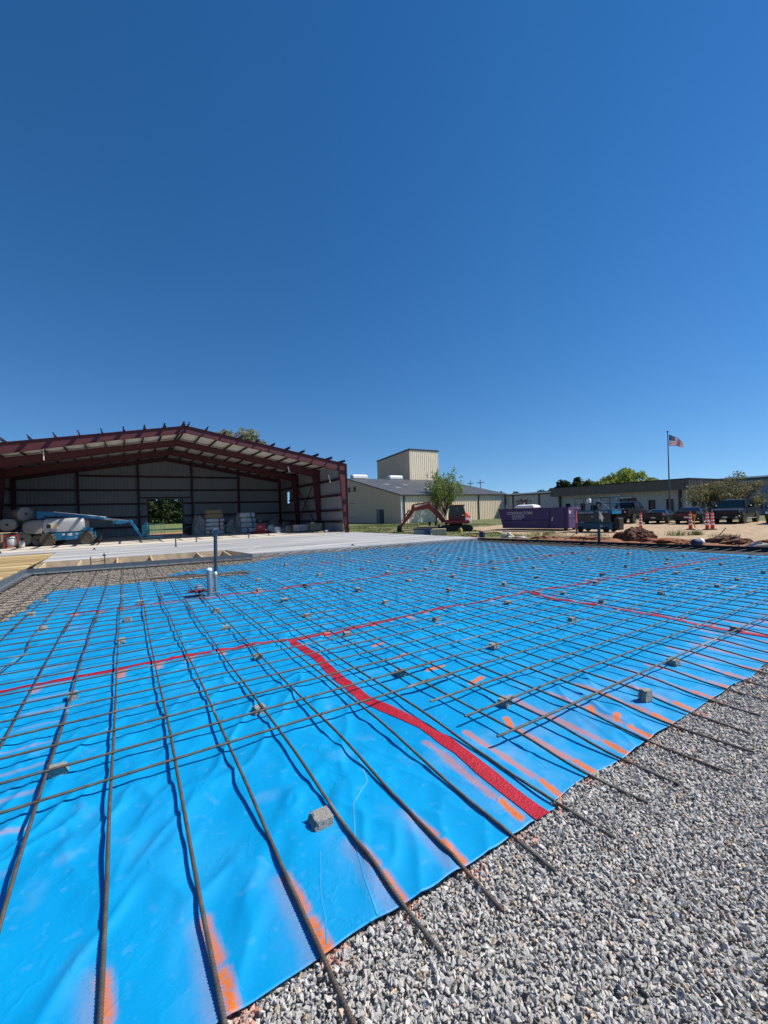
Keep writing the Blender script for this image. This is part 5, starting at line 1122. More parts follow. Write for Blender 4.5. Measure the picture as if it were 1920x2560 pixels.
def mkcab(t, xb0, xb1, xt0, xt1, wb, wt, zb, zt, body, pill=(), ng=0):
    """cab shell with separate panes: xb0 front base, xb1 rear base (x grows to the rear)"""
    mb = MB(); ins = .0
    B = [(xb0, -wb, zb), (xb1, -wb, zb), (xb1, wb, zb), (xb0, wb, zb)]; T = [(xt0, -wt, zt), (xt1, -wt, zt), (xt1, wt, zt), (xt0, wt, zt)]
    rp = [[(xt0-.03, -wt*.9, zt-.02), (xt0-.03, wt*.9, zt-.02), (xt0, wt, zt-.0), (xt0, -wt, zt)], [((xt0+xt1)/2, -wt*.9, zt-.02), ((xt0+xt1)/2, wt*.9, zt-.02), ((xt0+xt1)/2, wt*.96, zt+.055), ((xt0+xt1)/2, -wt*.96, zt+.055)], [(xt1+.03, -wt*.9, zt-.02), (xt1+.03, wt*.9, zt-.02), (xt1, wt, zt), (xt1, -wt, zt)]]
    mb.loft(rp)
    for s_ in (-1, 1):
        mb.bar((xb0, s_*wb, zb), (xt0, s_*wt, zt), .07, .07); mb.bar((xb1, s_*wb, zb), (xt1, s_*wt, zt), .10, .09); mb.bar((xt0, s_*wt, zt), (xt1, s_*wt, zt), .06, .06)
        for f in pill: mb.bar((lerp(xb0, xb1, f), s_*wb, zb), (lerp(xt0, xt1, f), s_*wt, zt), .08, .05)
    r_ = mb.build('roof', body, t)
    e = .012
    def P(b, tt, f, s_, u): return lerp(b[0], tt[0], f), 0, 0
    pane(t, (xb0, -wb, zb), (xb0, wb, zb), (xt0, wt, zt), (xt0, -wt, zt), 'glassb'); pane(t, (xb1, -wb, zb), (xb1, wb, zb), (xt1, wt, zt), (xt1, -wt, zt))
    ff = [0]+list(pill)+[1]
    for s_ in (-1, 1):
        for a, c in zip(ff[:-1], ff[1:]):
            pane(t, (lerp(xb0, xb1, a), s_*wb, zb), (lerp(xb0, xb1, c), s_*wb, zb), (lerp(xt0, xt1, c), s_*wt, zt), (lerp(xt0, xt1, a), s_*wt, zt))
    mb = MB(); mb.bx(xb0+.3, xb1-.3, -wb*.8, wb*.8, zb-.3, zb+.12); mb.build('interior', MT['rubber'], t)
    return r_
def arches(t, xs, w, r, z, mat):
    for x in xs:
        for s_ in (-1, 1):
            mb = MB(); pr = [(x+(r+.09)*math.cos(R(a)), z+(r+.09)*math.sin(R(a))) for a in range(-10, 191, 20)]; pin = [(x+(r+.02)*math.cos(R(a)), z+(r+.02)*math.sin(R(a))) for a in range(190, -11, -20)]
            mb.loft([[(u, s_*w, v) for u, v in pr+pin], [(u, s_*(w-.10), v) for u, v in pr+pin]]); mb.build('fender_trim', mat, t)
            mb = MB(); mb.lathe([(.001, -.005), (r+.02, -.005), (r+.02, .3), (.001, .3)], 22, (x, s_*(w-.155)-.15, z), 'y'); mb.build('wheel_well', MT['black'], t)
# --- black pickup: front faces -x
tk = thing('pickup_truck', 'black pickup truck facing the camera at the right of the parked row', 'pickup truck', (40.3, 13.55, .1), R(4))
car_body(tk, [(0, .86, .55, 1.02, .8), (.05, .95, .42, 1.10, .86), (.35, 1.0, .40, 1.18, .90), (1.6, 1.0, .42, 1.24, .92), (2.0, 1.0, .44, 1.26, .96), (3.75, 1.0, .46, 1.27, .96), (3.8, 1.0, .46, 1.32, .98), (5.55, 1.0, .5, 1.32, .98), (5.62, .97, .55, 1.3, .95)], MT['greypaint'])
mkcab(tk, 1.62, 3.85, 2.3, 3.55, .93, .74, 1.24, 1.90, MT['greypaint'], (.38, .76))
mb = MB(); mb.cb(-.03, .1, -.62, .62, .72, 1.05, .04); mb.build('grille', MT['black'], tk); mb = MB(); mb.cb(-.12, .12, -.95, .95, .42, .68, .05); mb.build('front_bumper', MT['blackpaint'], tk)
mb = MB(); mb.bx(-.045, -.031, -.15, .15, .86, .91); mb.build('grille_badge', MT['tail'], tk); mb = MB(); mb.bx(-.135, -.121, -.17, .13, .50, .60); mb.build('front_plate', MT['paper'], tk)
for s_ in (-1, 1): mb = MB(); mb.cb(-.02, .25, min(s_*.64, s_*.93), max(s_*.64, s_*.93), .78, 1.02, .04); mb.build('headlight', MT['glassd'], tk); mb = MB(); mb.lathe([(.001, -.02), (.07, -.02), (.07, .02), (.001, .02)], 10, (-.125, s_*.75, .55), 'x'); mb.build('fog_lamp', MT['lamp'], tk)
for s_ in (-1, 1): mb = MB(); mb.cb(1.75, 1.95, min(s_*1.0, s_*1.24), max(s_*1.0, s_*1.24), 1.24, 1.46, .04); mb.build('door_mirror', MT['blackpaint'], tk); mb = MB(); mb.cb(1.5, 3.9, min(s_*.92, s_*1.05), max(s_*.92, s_*1.05), .38, .44, .01); mb.build('side_step', MT['galv'], tk)
arches(tk, (.95, 4.55), 1.02, .42, .42, MT['greypaint'])
for x in (.95, 4.55):
    for s_ in (-1, 1): wheel(tk, (x, s_*.88, .42), .42, .28, 'y', 'rubber', 'rim', .6, s_)
# --- dark grey sedan: rear faces the camera (-x)
def sedan(name, label, loc, rz_, mat, w, wheelr, trunkh, roofh, tailfull, L=4.7):
    t = thing(name, label, 'car', loc, rz_)
    car_body(t, [(0, w*.86, .38, trunkh-.08, w*.78), (.06, w*.95, .28, trunkh-.02, w*.82), (.45, w, .24, trunkh, w*.84), (.9, w, .22, trunkh+.02, w*.86), (3.0, w, .22, .92, w*.88), (L-.9, w, .22, .86, w*.84), (L-.15, w*.94, .28, .68, w*.72), (L, w*.8, .35, .55, w*.6)], mat)
    mkcab(t, 3.35, .62, 2.35, 1.35, w*.88, w*.62, trunkh-.02, roofh, mat, (.5,))
    if tailfull: mb = MB(); mb.cb(-.02, .03, -w*.8, w*.8, trunkh-.26, trunkh-.10, .02); mb.build('tail_lamp', MT['tail'], t)
    else:
        for s_ in (-1, 1): mb = MB(); mb.cb(-.03, .12, min(s_*w*.58, s_*w*.92), max(s_*w*.58, s_*w*.92), trunkh-.24, trunkh-.08, .03); mb.build('tail_lamp', MT['tail'], t)
    mb = MB(); mb.bx(-.012, -.0, -.2, .14, trunkh-.48, trunkh-.33); mb.build('rear_plate', MT['paper'], t)
    mb = MB(); mb.cb(-.06, .14, -w*.93, w*.93, .30, .52, .05); mb.build('rear_bumper', mat, t)
    for s_ in (-1, 1): mb = MB(); mb.cb(2.85, 3.0, min(s_*w, s_*(w+.16)), max(s_*w, s_*(w+.16)), .92, 1.05, .03); mb.build('door_mirror', mat, t)
    for x in (1.0, L-.95):
        for s_ in (-1, 1): wheel(t, (x, s_*(w-.10), wheelr), wheelr, .22, 'y', 'rubber', 'chrome', .70, s_)
    return t
sedan('parked_sedan', 'dark grey sedan seen from behind, between the lifted pickup and the red tailed coupe', (38.9, 18.2, .1), R(7), MT['greypaint'], .90, .32, .93, 1.24, False)
sedan('parked_coupe', 'black coupe with a full width red tail lamp behind the taped cone', (39.3, 15.85, .1), R(7), MT['blackpaint'], .95, .35, .98, 1.36, True, 4.9)
# --- lifted black pickup at the left of the row, rear toward the camera
lp = thing('pickup_truck', 'black lifted pickup seen from behind, half hidden by the scissor lift', 'pickup truck', (38.6, 21.0, .1), R(10))
car_body(lp, [(0, .92, .82, 1.36, .9), (.06, .98, .75, 1.40, .95), (1.75, .98, .72, 1.40, .95), (1.82, .98, .72, 1.36, .92), (3.6, .98, .70, 1.36, .92), (4.9, .98, .70, 1.30, .88), (5.3, .85, .75, 1.18, .78)], MT['blackpaint'])
mkcab(lp, 4.1, 1.85, 3.5, 2.1, .92, .72, 1.36, 2.0, MT['blackpaint'], (.33, .7))
for s_ in (-1, 1): mb = MB(); mb.cb(-.02, .1, min(s_*.78, s_*.96), max(s_*.78, s_*.96), .95, 1.3, .03); mb.build('tail_lamp', MT['tail'], lp)
mb = MB(); mb.cb(-.15, .05, -.95, .95, .66, .84, .04); mb.build('rear_bumper', MT['black'], lp); mb = MB(); mb.cb(.1, 5.1, -.6, .6, .5, .74, .05); mb.build('underbody', MT['black'], lp)
for s_ in (.3, -.3): mb = MB(); mb.lathe([(.001, -.03), (.06, -.03), (.06, .03), (.001, .03)], 10, (-.03, s_-.3, 1.12), 'x'); mb.build('reverse_lamp', MT['white'], lp)
for x in (1.0, 4.3):
    for s_ in (-1, 1): wheel(lp, (x, s_*.88, .46), .46, .32, 'y', 'rubber', 'darkmetal', .52, s_, 16)
mb = MB(); mb.bx(-.07, .0, -.5, .5, 1.36, 1.42); mb.build('tailgate_trim', MT['galv'], lp)
# --- cut off dark vehicle at the right edge
sv = thing('parked_suv', 'black vehicle cut off by the right edge of the photo', 'suv', (40.3, 10.2, .1), R(4))
car_body(sv, [(0, .85, .5, .98, .78), (.06, .95, .36, 1.04, .85), (.4, .98, .32, 1.10, .88), (1.5, .98, .32, 1.16, .9), (4.3, .98, .34, 1.2, .9), (4.6, .9, .4, 1.15, .85)], MT['blackpaint'])
mkcab(sv, 1.3, 4.5, 2.05, 4.3, .9, .72, 1.15, 1.72, MT['blackpaint'], (.35, .66))
for x in (.95, 3.7):
    for s_ in (-1, 1): wheel(sv, (x, s_*.87, .37), .37, .25, 'y', 'rubber', 'rim', .62, s_)
for s_ in (-1, 1): mb = MB(); mb.cb(-.02, .2, min(s_*.55, s_*.9), max(s_*.55, s_*.9), .78, .96, .03); mb.build('headlight', MT['lamp'], sv); mb = MB(); mb.cb(1.5, 1.7, min(s_*.98, s_*1.2), max(s_*.98, s_*1.2), 1.16, 1.34, .04); mb.build('door_mirror', MT['blackpaint'], sv)
# ================================================================== CONES, FLAG, SITE CLUTTER
def cone(label, x, y, rz_=0):
    t = thing('channelizer_cone', label, 'traffic cone', (x, y, .1), rz_, 'traffic cones on the gravel lot'); t.scale = (1, 1, 1.06)
    prof = [(.115, .04), (.10, .35), (.085, .7), (.072, 1.0), (.055, 1.06), (.03, 1.07)]
    mb = MB(); mb.lathe(prof, 16); mb.build('cone_body', MT['coneo'], t, True)
    for z0, z1 in ((.30, .40), (.52, .61), (.72, .80), (.91, .97)):
        f = lambda z: .118-.046*z; mb = MB(); mb.lathe([(f(z0), z0), (f(z0)+.004, z0), (f(z1)+.004, z1), (f(z1), z1)], 16); mb.build('reflective_band', MT['refl'], t, True)
    mb = MB(); mb.tube([(-.035, 0, 1.06), (-.04, 0, 1.13), (0, 0, 1.17), (.04, 0, 1.13), (.035, 0, 1.06)], .014, 6); mb.build('handle', MT['coneo'], t, True)
    mb = MB(); n = 8; mb.lathe([(.27, 0), (.27, .035), (.20, .05), (.001, .05)], 8); mb.build('base', MT['rubber'], t); return t
cone('orange and white cone standing alone behind the dirt pile', 30.4, 15.0)
cone('orange and white cone with a strip of yellow tape tied to its top', 31.97, 12.63)
cone('left of the two orange cones standing close together by the pickup', 32.1, 11.74); cone('right of the two orange cones standing close together by the pickup', 32.5, 11.60)
mb = MB(); P = [(31.93, 12.58, 1.14), (31.9, 12.44, 1.10), (31.92, 12.36, .95), (31.92, 12.40, .6), (31.93, 12.36, .22)]
mb.loft([[(x, y-.035, z), (x, y+.035, z)] for x, y, z in P], False, False); mb.loft([[(31.9, 12.58, 1.16), (31.9, 12.58, 1.09)], [(31.86, 12.25, 1.08), (31.86, 12.25, .99)]], False, False); tag(mb.build('caution_tape', MT['yellow']), 'strip of yellow caution tape tied to a cone', 'caution tape')
# flagpole
t = thing('flagpole', 'tall slender flagpole with a small ball on top in front of the office', 'flagpole', (52, 22.5, .1)); mb = MB(); mb.tube([(0, 0, 0), (0, 0, 9.75)], [.09, .045], 10); mb.build('pole', MT['bluegrey'], t, True)
mb = MB(); mb.lathe([(.03, 9.72), (.09, 9.76), (.10, 9.83), (.05, 9.92), (.001, 9.95)], 10); mb.build('finial', MT['trimdark'], t, True)
nx, nz = 40, 26; L_f, H_f = 2.15, 1.28; V_ = []
for k in range(nz+1):
    for i in range(nx+1):
        u = i/nx; v = k/nz; droop = -1.02*u**1.25*(1-.15*v); 
        along = L_f*.64*u*(1+.04*math.sin(5*u)); wave = .16*math.sin(8.5*u+1.2*v)*min(1, u*3)
        hs_ = H_f*(1-.42*u)
        # flies toward the right of the photo and away a little
        V_.append((52+.10+along*.42+wave*.8, 22.5-.06-along*.9+wave*.5, 9.6+droop-hs_*v))
mb = MB(); mb.v = V_; W1 = nx+1
for k in range(nz):
    for i in range(nx):
        st = k*13//nz; canton = (i < nx*.4 and st < 7)
        mi = 2 if canton else (0 if st % 2 == 0 else 1)
        if canton and k % 3 == 1 and i % 3 == 1: mi = 1
        mb.f.append((k*W1+i, k*W1+i+1, (k+1)*W1+i+1, (k+1)*W1+i)); mb.m.append(mi)
fl = mb.build('flag', [MT['flagr'], MT['flagw'], MT['flagb']], None, True, 180); 
for m_ in (MT['flagr'], MT['flagw'], MT['flagb']):
    nt = m_.node_tree; b = nt.nodes['Principled BSDF']; tr = nt.nodes.new('ShaderNodeBsdfTranslucent'); ms = nt.nodes.new('ShaderNodeMixShader'); ms.inputs[0].default_value = .45
    nt.links.new(b.inputs['Base Color'].links[0].from_socket, tr.inputs[0]); nt.links.new(b.outputs[0], ms.inputs[1]); nt.links.new(tr.outputs[0], ms.inputs[2]); nt.links.new(ms.outputs[0], nt.nodes['Material Output'].inputs[0])
tag(fl, 'striped flag with a dark blue corner drooping from the flagpole', 'flag')

# felt rolls stacked behind the boom lift: ends face the opening
def roll(lab, x, y, z, r, L=2.2, rz_=0, tilt=0, lobes=0, sq=1.0):
    o_ = MB(); n = 28; rings = []
    for f, yy in ((.0, 0), (.86, .0), (.97, .04), (1, .12), (1, L-.1), (.95, L), (0.001, L)):
        ring = []
        for k in range(n):
            a = 6.283*k/n; q = r*f*(1-.10*lobes*abs(math.cos(2*a))) if lobes else r*f
            q = max(q, .002); ring.append((q*math.cos(a)*1.0, yy+.03*(1-f)*0, q*math.sin(a)*sq))
        rings.append(ring)
    o_.loft(rings)
    o = o_.build('felt_roll', MT['felt'], None, True, 40); o.location = (x, y, z); o.rotation_euler = (tilt, 0, rz_)
    mb = MB(); mb.lathe([(.001, -.02), (r*.16, -.015), (r*.16, .05), (.001, .05)], 12, (0, 0, 0), 'y'); mb.build('roll_core', MT['darkmetal'], o, True)
    return tag(o, lab, 'felt roll', 'grey felt rolls piled behind the boom lift')
roll('grey felt roll cut off by the left edge of the photo, upper row', -8.25, 39.7, 1.75, .45, lobes=1)
roll('grey lobed felt roll in the upper row, directly above the little cart', -7.22, 39.7, 1.85, .56, lobes=1, sq=.85)
roll('grey felt roll tilted on top of the pile beside the raised blue boom end', -6.25, 40.3, 2.62, .52, 2.0, R(35), R(-8))
roll('grey felt roll in the bottom row, right of the little cart', -6.42, 39.7, .78, .56)
roll('grey felt roll wedged in the middle of the pile against the lift', -5.95, 40.0, 1.62, .42)
roll('grey felt roll in the bottom row, half hidden by the rear tyre of the lift', -5.55, 39.9, .62, .42)
roll('grey felt roll in the bottom row behind the little cart', -7.6, 39.9, .78, .56)
# cart with plank on top
t = thing('site_cart', 'small rusty red framed cart holding a pale sack at the left edge of the slab', 'cart', (-6.75, 38.2, .2), R(8)); mb = MB()
for (x, y) in ((-.35, -.25), (.35, -.25), (.35, .25), (-.35, .25)): mb.bar((x, y, .06), (x, y, .95), .06, .06)
for z in (.1, .9): mb.bar((-.35, -.25, z), (.35, -.25, z), .06, .06); mb.bar((-.35, .25, z), (.35, .25, z), .06, .06); mb.bar((-.35, -.25, z), (-.35, .25, z), .06, .06); mb.bar((.35, -.25, z), (.35, .25, z), .06, .06)
mb.build('frame', MT['red'], t)
for (x, y) in ((-.3, -.3), (.3, -.3)): mb = MB(); mb.lathe([(.001, -.02), (.07, -.02), (.07, .02), (.001, .02)], 12, (x, y, .07), 'y'); mb.build('wheel', MT['rubber'], t, True)
mb = MB(); mb.cb(-.24, .24, -.17, .17, .12, .82, .1); sk = mb.build('filled_sack', MT['plasticw'], None, True, 60); sk.location = (-6.75, 38.2, .2); tag(sk, 'pale filled sack standing inside the little red cart', 'sack')
mb = MB(); mb.cb(-.12, .2, -.2, .1, 0, .5, .1); o = mb.build('plastic_bag', MT['plasticw'], None, True, 60); o.location = (-6.2, 38.0, .2); tag(o, 'small white plastic bag on the slab right of the little cart', 'bag')
t = thing('sawhorse_bench', 'rough timber bench behind the little cart at the left edge of the photo', 'bench', (-7.7, 38.9, .2), R(5)); mb = MB(); mb.bx(-1.2, 1.15, -.3, .3, 1.06, 1.12); mb.build('bench_top', MT['wood2'], t)
for (x, y) in ((-1.0, -.25), (-1.0, .25), (.35, -.25), (.35, .25)): mb = MB(); mb.bx(x-.06, x+.06, y-.045, y+.045, 0, 1.06); mb.build('leg', MT['oldwood'], t)
mb = MB(); mb.bx(-.95, .3, -.28, -.22, .42, .54); mb.build('rail', MT['oldwood'], t)
t = thing('small_motor', 'little round red motor on the slab under the timber bench', 'motor', (-7.5, 38.0, .2)); mb = MB(); mb.lathe([(.001, -.15), (.16, -.14), (.18, 0), (.16, .14), (.001, .15)], 14, (0, 0, .18), 'y'); mb.build('motor_case', MT['red'], t, True); mb = MB(); mb.bx(-.2, .2, -.12, .12, 0, .05); mb.build('motor_foot', MT['darkmetal'], t)

# wrapped insulation packs
def pack(lab, x, y, z, w, d, h, mat, group, band=None, bx0=0, rz_=0):
    rings = []; r = random.Random(int(x*100+z*10)); n = 7
    for k in range(n+1):
        u = -w/2+w*k/n; f = (.78 if k in (0, n) else 1.0+.03*r.uniform(-1, 1)); ring = []
        for a in range(14): th = 6.283*a/14; c, s_ = math.cos(th), math.sin(th); ring.append((u, d/2*f*math.copysign(abs(c)**.45, c), h/2+h/2*f*math.copysign(abs(s_)**.45, s_)))
        rings.append(ring)
    mb = MB(); mb.loft(rings); o = mb.build('insulation_pack', mat, None, True, 60); o.location = (x, y, z); o.rotation_euler = (0, 0, rz_)
    if band:
        mb = MB(); mb.cb(bx0-.09, bx0+.09, -d/2-.02, d/2+.02, .02, h+.0, .03); mb.build('colour_band', MT[band], o)
    tag(o, lab, 'insulation pack', group); return o
g1, g2 = 'packs in the stack with the red band', 'packs in the stack with the blue band'
ordn = ('bottom', 'second', 'third', 'top')
for k in range(4): pack('white wrapped insulation pack with a red band, %s of the white packs in its stack' % ordn[k], 7.55+.04*(k % 2), 44.3, .2+.40*k, 1.72, 1.2, .41, MT['plasticw'], g1, 'redtape', .38 if k else -.45)
pack('brown paper wrapped bundle on top of the red banded stack', 7.5, 44.3, 1.8, 1.7, 1.2, .45, MT['cardboard'], None); pack('dull brown bundle topping the tallest stack', 7.45, 44.4, 2.23, 1.6, 1.2, .44, MT['cardboard'], None)
for k in range(4): pack('white wrapped insulation pack with a blue band, %s in its stack' % ordn[k], 10.8-.05*k, 43.9, .2+.52*k, 1.5, 1.2, .53, MT['plasticw'], g2, 'bluetape', (.45-.05*k if k else -.2))
def heap(name, lab, cat, x, y, z, sx_, sy_, sz_, mat, seed=0, rough=.25, n=26, fr=2.2):
    r = np.random.default_rng(seed+5); bm = bmesh.new(); bmesh.ops.create_icosphere(bm, subdivisions=5 if fr > 3 else 4, radius=1)
    for v in bm.verts:
        c = v.co; k = 1+rough*(float(fbm(np.array(c.x*fr+seed*3.1+5), np.array(c.y*fr+c.z*1.7+9), 5))-.45)*3
        v.co = Vector((c.x*k*sx_, c.y*k*sy_, max(-.02, c.z*k)*sz_))
    me = bpy.data.meshes.new(name); bm.to_mesh(me); bm.free(); me.materials.append(mat); me.polygons.foreach_set('use_smooth', [False]*len(me.polygons)); o = bpy.data.objects.new(name, me); COL.objects.link(o); o.location = (x, y, z)
    return tag(o, lab, cat)
heap('loose_insulation', 'heap of clear plastic wrapped scraps leaning left of the red banded stack', 'plastic heap', 6.3, 44.6, .2, .75, .6, 1.75, MT['clear'], 1, .3)
heap('loose_insulation', 'dark heap of plastic scraps between the two wrapped stacks', 'plastic heap', 9.3, 44.6, .2, .7, .6, 1.25, MT['clear'], 2, .4)
heap('loose_insulation', 'clear plastic sheeting bulging from the left side of the blue banded stack', 'plastic heap', 9.85, 44.2, .2, .35, .6, 1.95, MT['clear'], 3, .25)
t = thing('wheel_reel', 'round black reel lying against the rear wall beside the doorway', 'reel', (5.45, 45.2, .2), R(-20)); wheel(t, (0, 0, .42), .42, .35, 'y', 'rubber', 'galv', .5, -1, name='tyre')
# ride-on trowel machine
t = thing('ride_on_trowel', 'dark red ride-on concrete machine with a dark seat in front of the rear wall', 'trowel machine', (11.1, 40.5, .2), R(-15)); mb = MB(); mb.lathe([(.95, .05), (.97, .1), (.95, .18), (.6, .24), (.001, .24)], 24); mb.build('guard_ring', MT['red'], t, True)
mb = MB(); mb.loft([[(-.42, -.4, .25), (.42, -.4, .25), (.42, .4, .25), (-.42, .4, .25)], [(-.45, -.42, .55), (.45, -.42, .55), (.45, .4, .55), (-.45, .4, .55)], [(-.30, -.34, .92), (.30, -.34, .92), (.3, .3, .92), (-.3, .3, .92)]]); mb.build('body', MT['red'], t)
mb = MB(); mb.cb(-.22, .22, -.2, .2, .92, 1.0, .04); mb.cb(-.2, .2, .1, .2, 1.0, 1.38, .06); mb.build('seat', MT['navy'], t); mb = MB(); mb.tube([(.12*math.cos(a), -.425, .66+.07*math.sin(a)) for a in [x*.45 for x in range(-1, 12)]], .014, 5); mb.build('emblem_ring', MT['white'], t)
heap('plastic_bundle', 'pale plastic bundle just right of the red ride-on machine', 'bundle', 12.25, 40.8, .2, .42, .4, .75, MT['plasticw'], 6, .2)
t = thing('drum', 'dusty white drum lying among the clutter along the right wall', 'drum', (12.4, 39.2, .2)); mb = MB(); mb.lathe([(.001, 0), (.30, 0), (.31, .25), (.30, .28), (.31, .55), (.29, .60), (.001, .6)], 18); mb.build('barrel', MT['plasticw'], t, True); mb = MB(); mb.lathe([(.001, .602), (.05, .602), (.05, .64), (.001, .64)], 10, (.15, 0, 0)); mb.build('bung', MT['darkmetal'], t)
heap('dust_sheet', 'grey bundle right of the dusty drum', 'bundle', 13.05, 39.6, .2, .42, .35, .5, MT['clear'], 7, .3)
heap('brown_sack', 'brown sack slumped between the grey bundle and the pallet of blocks', 'sack', 13.5, 39.4, .2, .42, .35, .6, MT['cardboard'], 8, .25)
t = thing('block_pallet', 'pallet of plastic wrapped pale blocks against the right wall', 'pallet', (14.45, 38.6, .2), R(10)); mb = MB()
for k in range(5): mb.bx(-.62, .62, -.5+.22*k, -.38+.22*k, .10, .125)
for k in range(3): mb.bx(-.62+.56*k, -.5+.56*k, -.5, .5, 0, .10)
mb.build('pallet_boards', MT['oldwood'], t)
for k in range(3):
    for q in range(4): mb = MB(); mb.cb(-.58+.29*q, -.31+.29*q, -.45, .45, .13+.2*k, .32+.2*k, .02); mb.build('block', MT['blocks'], t)
t = thing('crate', 'tan wooden crate against the right wall near the open front', 'crate', (16.0, 38.6, .2), R(8)); mb = MB(); mb.cb(-.55, .55, -.4, .4, .08, .80, .01); mb.build('crate_box', MT['wood2'], t); mb = MB(); mb.bx(-.57, .57, -.43, -.405, .1, .17); mb.bx(-.57, .57, -.43, -.405, .72, .79); mb.bx(-.57, -.48, -.43, -.405, .17, .72); mb.bx(.48, .57, -.43, -.405, .17, .72); mb.build('crate_batten', MT['wood'], t)
mb = MB(); mb.bx(-.5, .5, -.38, .38, 0, .075); mb.build('crate_skid', MT['oldwood'], t)
heap('rubbish', 'white scrap lying on top of the tan crate', 'scrap', 15.75, 38.6, .99, .22, .15, .12, MT['white'], 11, .5)
heap('debris_heap', 'low heap of white and brown scraps on the slab inside the right column', 'debris heap', 15.5, 35.3, .19, .95, .35, .16, MT['oldwood'], 12, .6); heap('rubbish', 'white scrap on the low debris heap near the red column', 'scrap', 15.55, 34.9, .30, .16, .12, .12, MT['plasticw'], 13, .5)
for k, (x, y, z, a, b_, c) in enumerate(((14.2, 46.2, .2, .8, .6, 1.25), (15.7, 46.5, .2, .9, .6, .95))): heap('covered_stack', ('covered stack of goods beside the rear right column', 'lower covered stack of goods in the rear right corner')[k], 'covered stack', x, y, z, a, b_, c, MT['clear'], 14+k, .18)
# short anchors left standing in the slab
for (x, y, h, lab) in ((-1.63, 30.54, .12, 'dark bolt cluster on the slab beside the white chalk line'), (2.58, 28.23, .50, 'tall thin anchor rod standing in the slab left of the steel pole'), (-.93, 24.75, .12, 'small dark anchor at the slab edge above the two rusty uprights'), (-6.28, 32.71, .12, 'small dark anchor near the left edge of the slab'),
    (4.29, 32.44, .26, 'short square anchor just left of the top of the steel pole'), (8.26, 33.56, .30, 'short dark anchor on the slab right of the steel pole'), (10.75, 36.65, .10, 'low dark anchor in front of the red ride-on machine'), (10.27, 19.7, .08, 'low dark anchor near the front edge of the slab')):
    t = thing('slab_anchor', lab, 'anchor', (x, y, .2)); mb = MB(); mb.cyl((0, 0, 0), (0, 0, h), .035, n=8); mb.build('rod', MT['darkmetal'], t); mb = MB(); mb.cb(-.08, .08, -.08, .08, .0, .025, .005); mb.build('base_plate', MT['darkmetal'], t)

# ---- around the excavator
t = thing('job_box', 'dark lidded tool box at the slab edge in front of the excavator', 'tool box', (18.75, 25.0, .1), R(-40)); mb = MB(); mb.cb(-.45, .45, -.28, .28, 0, .42, .03); mb.build('box', MT['bluewall'], t); mb = MB(); mb.cb(-.48, .48, -.31, .31, .42, .5, .03); mb.build('lid', MT['black'], t)
mb = MB(); mb.loft([[(.23*math.cos(a)*f, .23*math.sin(a)*f, z) for a in [6.283*k/20 for k in range(20)]] for f, z in ((.85, 0), (.98, .42), (1.04, .43), (1.04, .47), (.9, .47), (.8, .05))]); o = mb.build('bucket', MT['bluep'], None, True); o.location = (18.95, 24.3, .1); tag(o, 'bright blue round bucket at the slab edge before the excavator', 'bucket')
t = thing('block_stack', 'pale stack of boards and blocks beside the blue bucket', 'stack', (19.45, 23.6, .1), R(-40))
for k in range(5): mb = MB(); mb.cb(-.5+.01*(k % 2), .5, -.3, .3, .095*k, .095*k+.088, .01); mb.build('board', MT['blocks'] if k % 2 else MT['wood2'], t)
for k in range(4): mb = MB(); x, y = 18.75+.10*k, 22.9-.17*k; mb.bx(-.02, .02, -.02, .02, 0, .22); o = mb.build('wood_stake', MT['oldwood']); o.location = (x, y, .1); o.rotation_euler = (.1*(k-1), .08, 0); tag(o, 'short dark stake in the row at the slab edge right of the block stack', 'stake', 'short stakes by the slab edge')
for k, (x, y) in enumerate(((26.0, 33.0), (26.8, 33.0), (25.8, 30.2))): 
    mb = MB(); mb.lathe([(.08, 0), (.12, .05), (.10, .22), (.17, .32), (.19, .42), (.001, .40)], 12); o = mb.build('pipe_fitting', MT['darkmetal'], None, True); o.location = (x, y, .34); tag(o, ('dark pipe fitting on the timber, left one behind the tool box', 'dark pipe fitting on the timber, middle one', 'dark pipe fitting nearest to the excavator track')[k], 'pipe fitting')
mb = MB(); mb.cb(-1.9, 1.9, -.2, .2, 0, .26, .02); o = mb.build('timber_baulk', MT['oldwood']); o.location = (25.9, 31.8, .08); o.rotation_euler = (0, 0, R(-48)); tag(o, 'dark timber baulk lying in the grass behind the tool box', 'timber')
for k, (x, y, a, l, lab) in enumerate(((22.6, 31.6, -48, 2.2, 'pale board lying in the grass behind the bucket of the excavator'), (21.7, 22.4, -35, 2.2, 'pale board lying in the grass right of the excavator track'), (25.2, 20.3, 100, 4.2, 'pale board lying along the foot of the purple dumpster'))): mb = MB(); mb.cb(-l/2, l/2, -.14, .14, 0, .07, .01); o = mb.build('loose_board', MT['wood2']); o.location = (x, y, .12); o.rotation_euler = (0, 0, R(a)); tag(o, lab, 'board')
t = thing('yellow_container', 'small dirty yellow container in the grass by the excavator track', 'container', (21.9, 24.0, .1), .4); mb = MB(); mb.cb(-.16, .16, -.12, .12, 0, .34, .04); mb.build('container_body', M('dull_yellow_plastic', (.38, .28, .05), .6), t); mb = MB(); mb.cyl((.05, 0, .34), (.05, 0, .42), .05); mb.build('cap', MT['white'], t)
mb = MB(); mb.bx(-.03, .03, -.02, .02, 0, .6); o = mb.build('survey_stake', MT['wood2']); o.location = (32.3, 43.4, .1); tag(o, 'small pale survey stake in the grass before the long tan wall', 'stake')
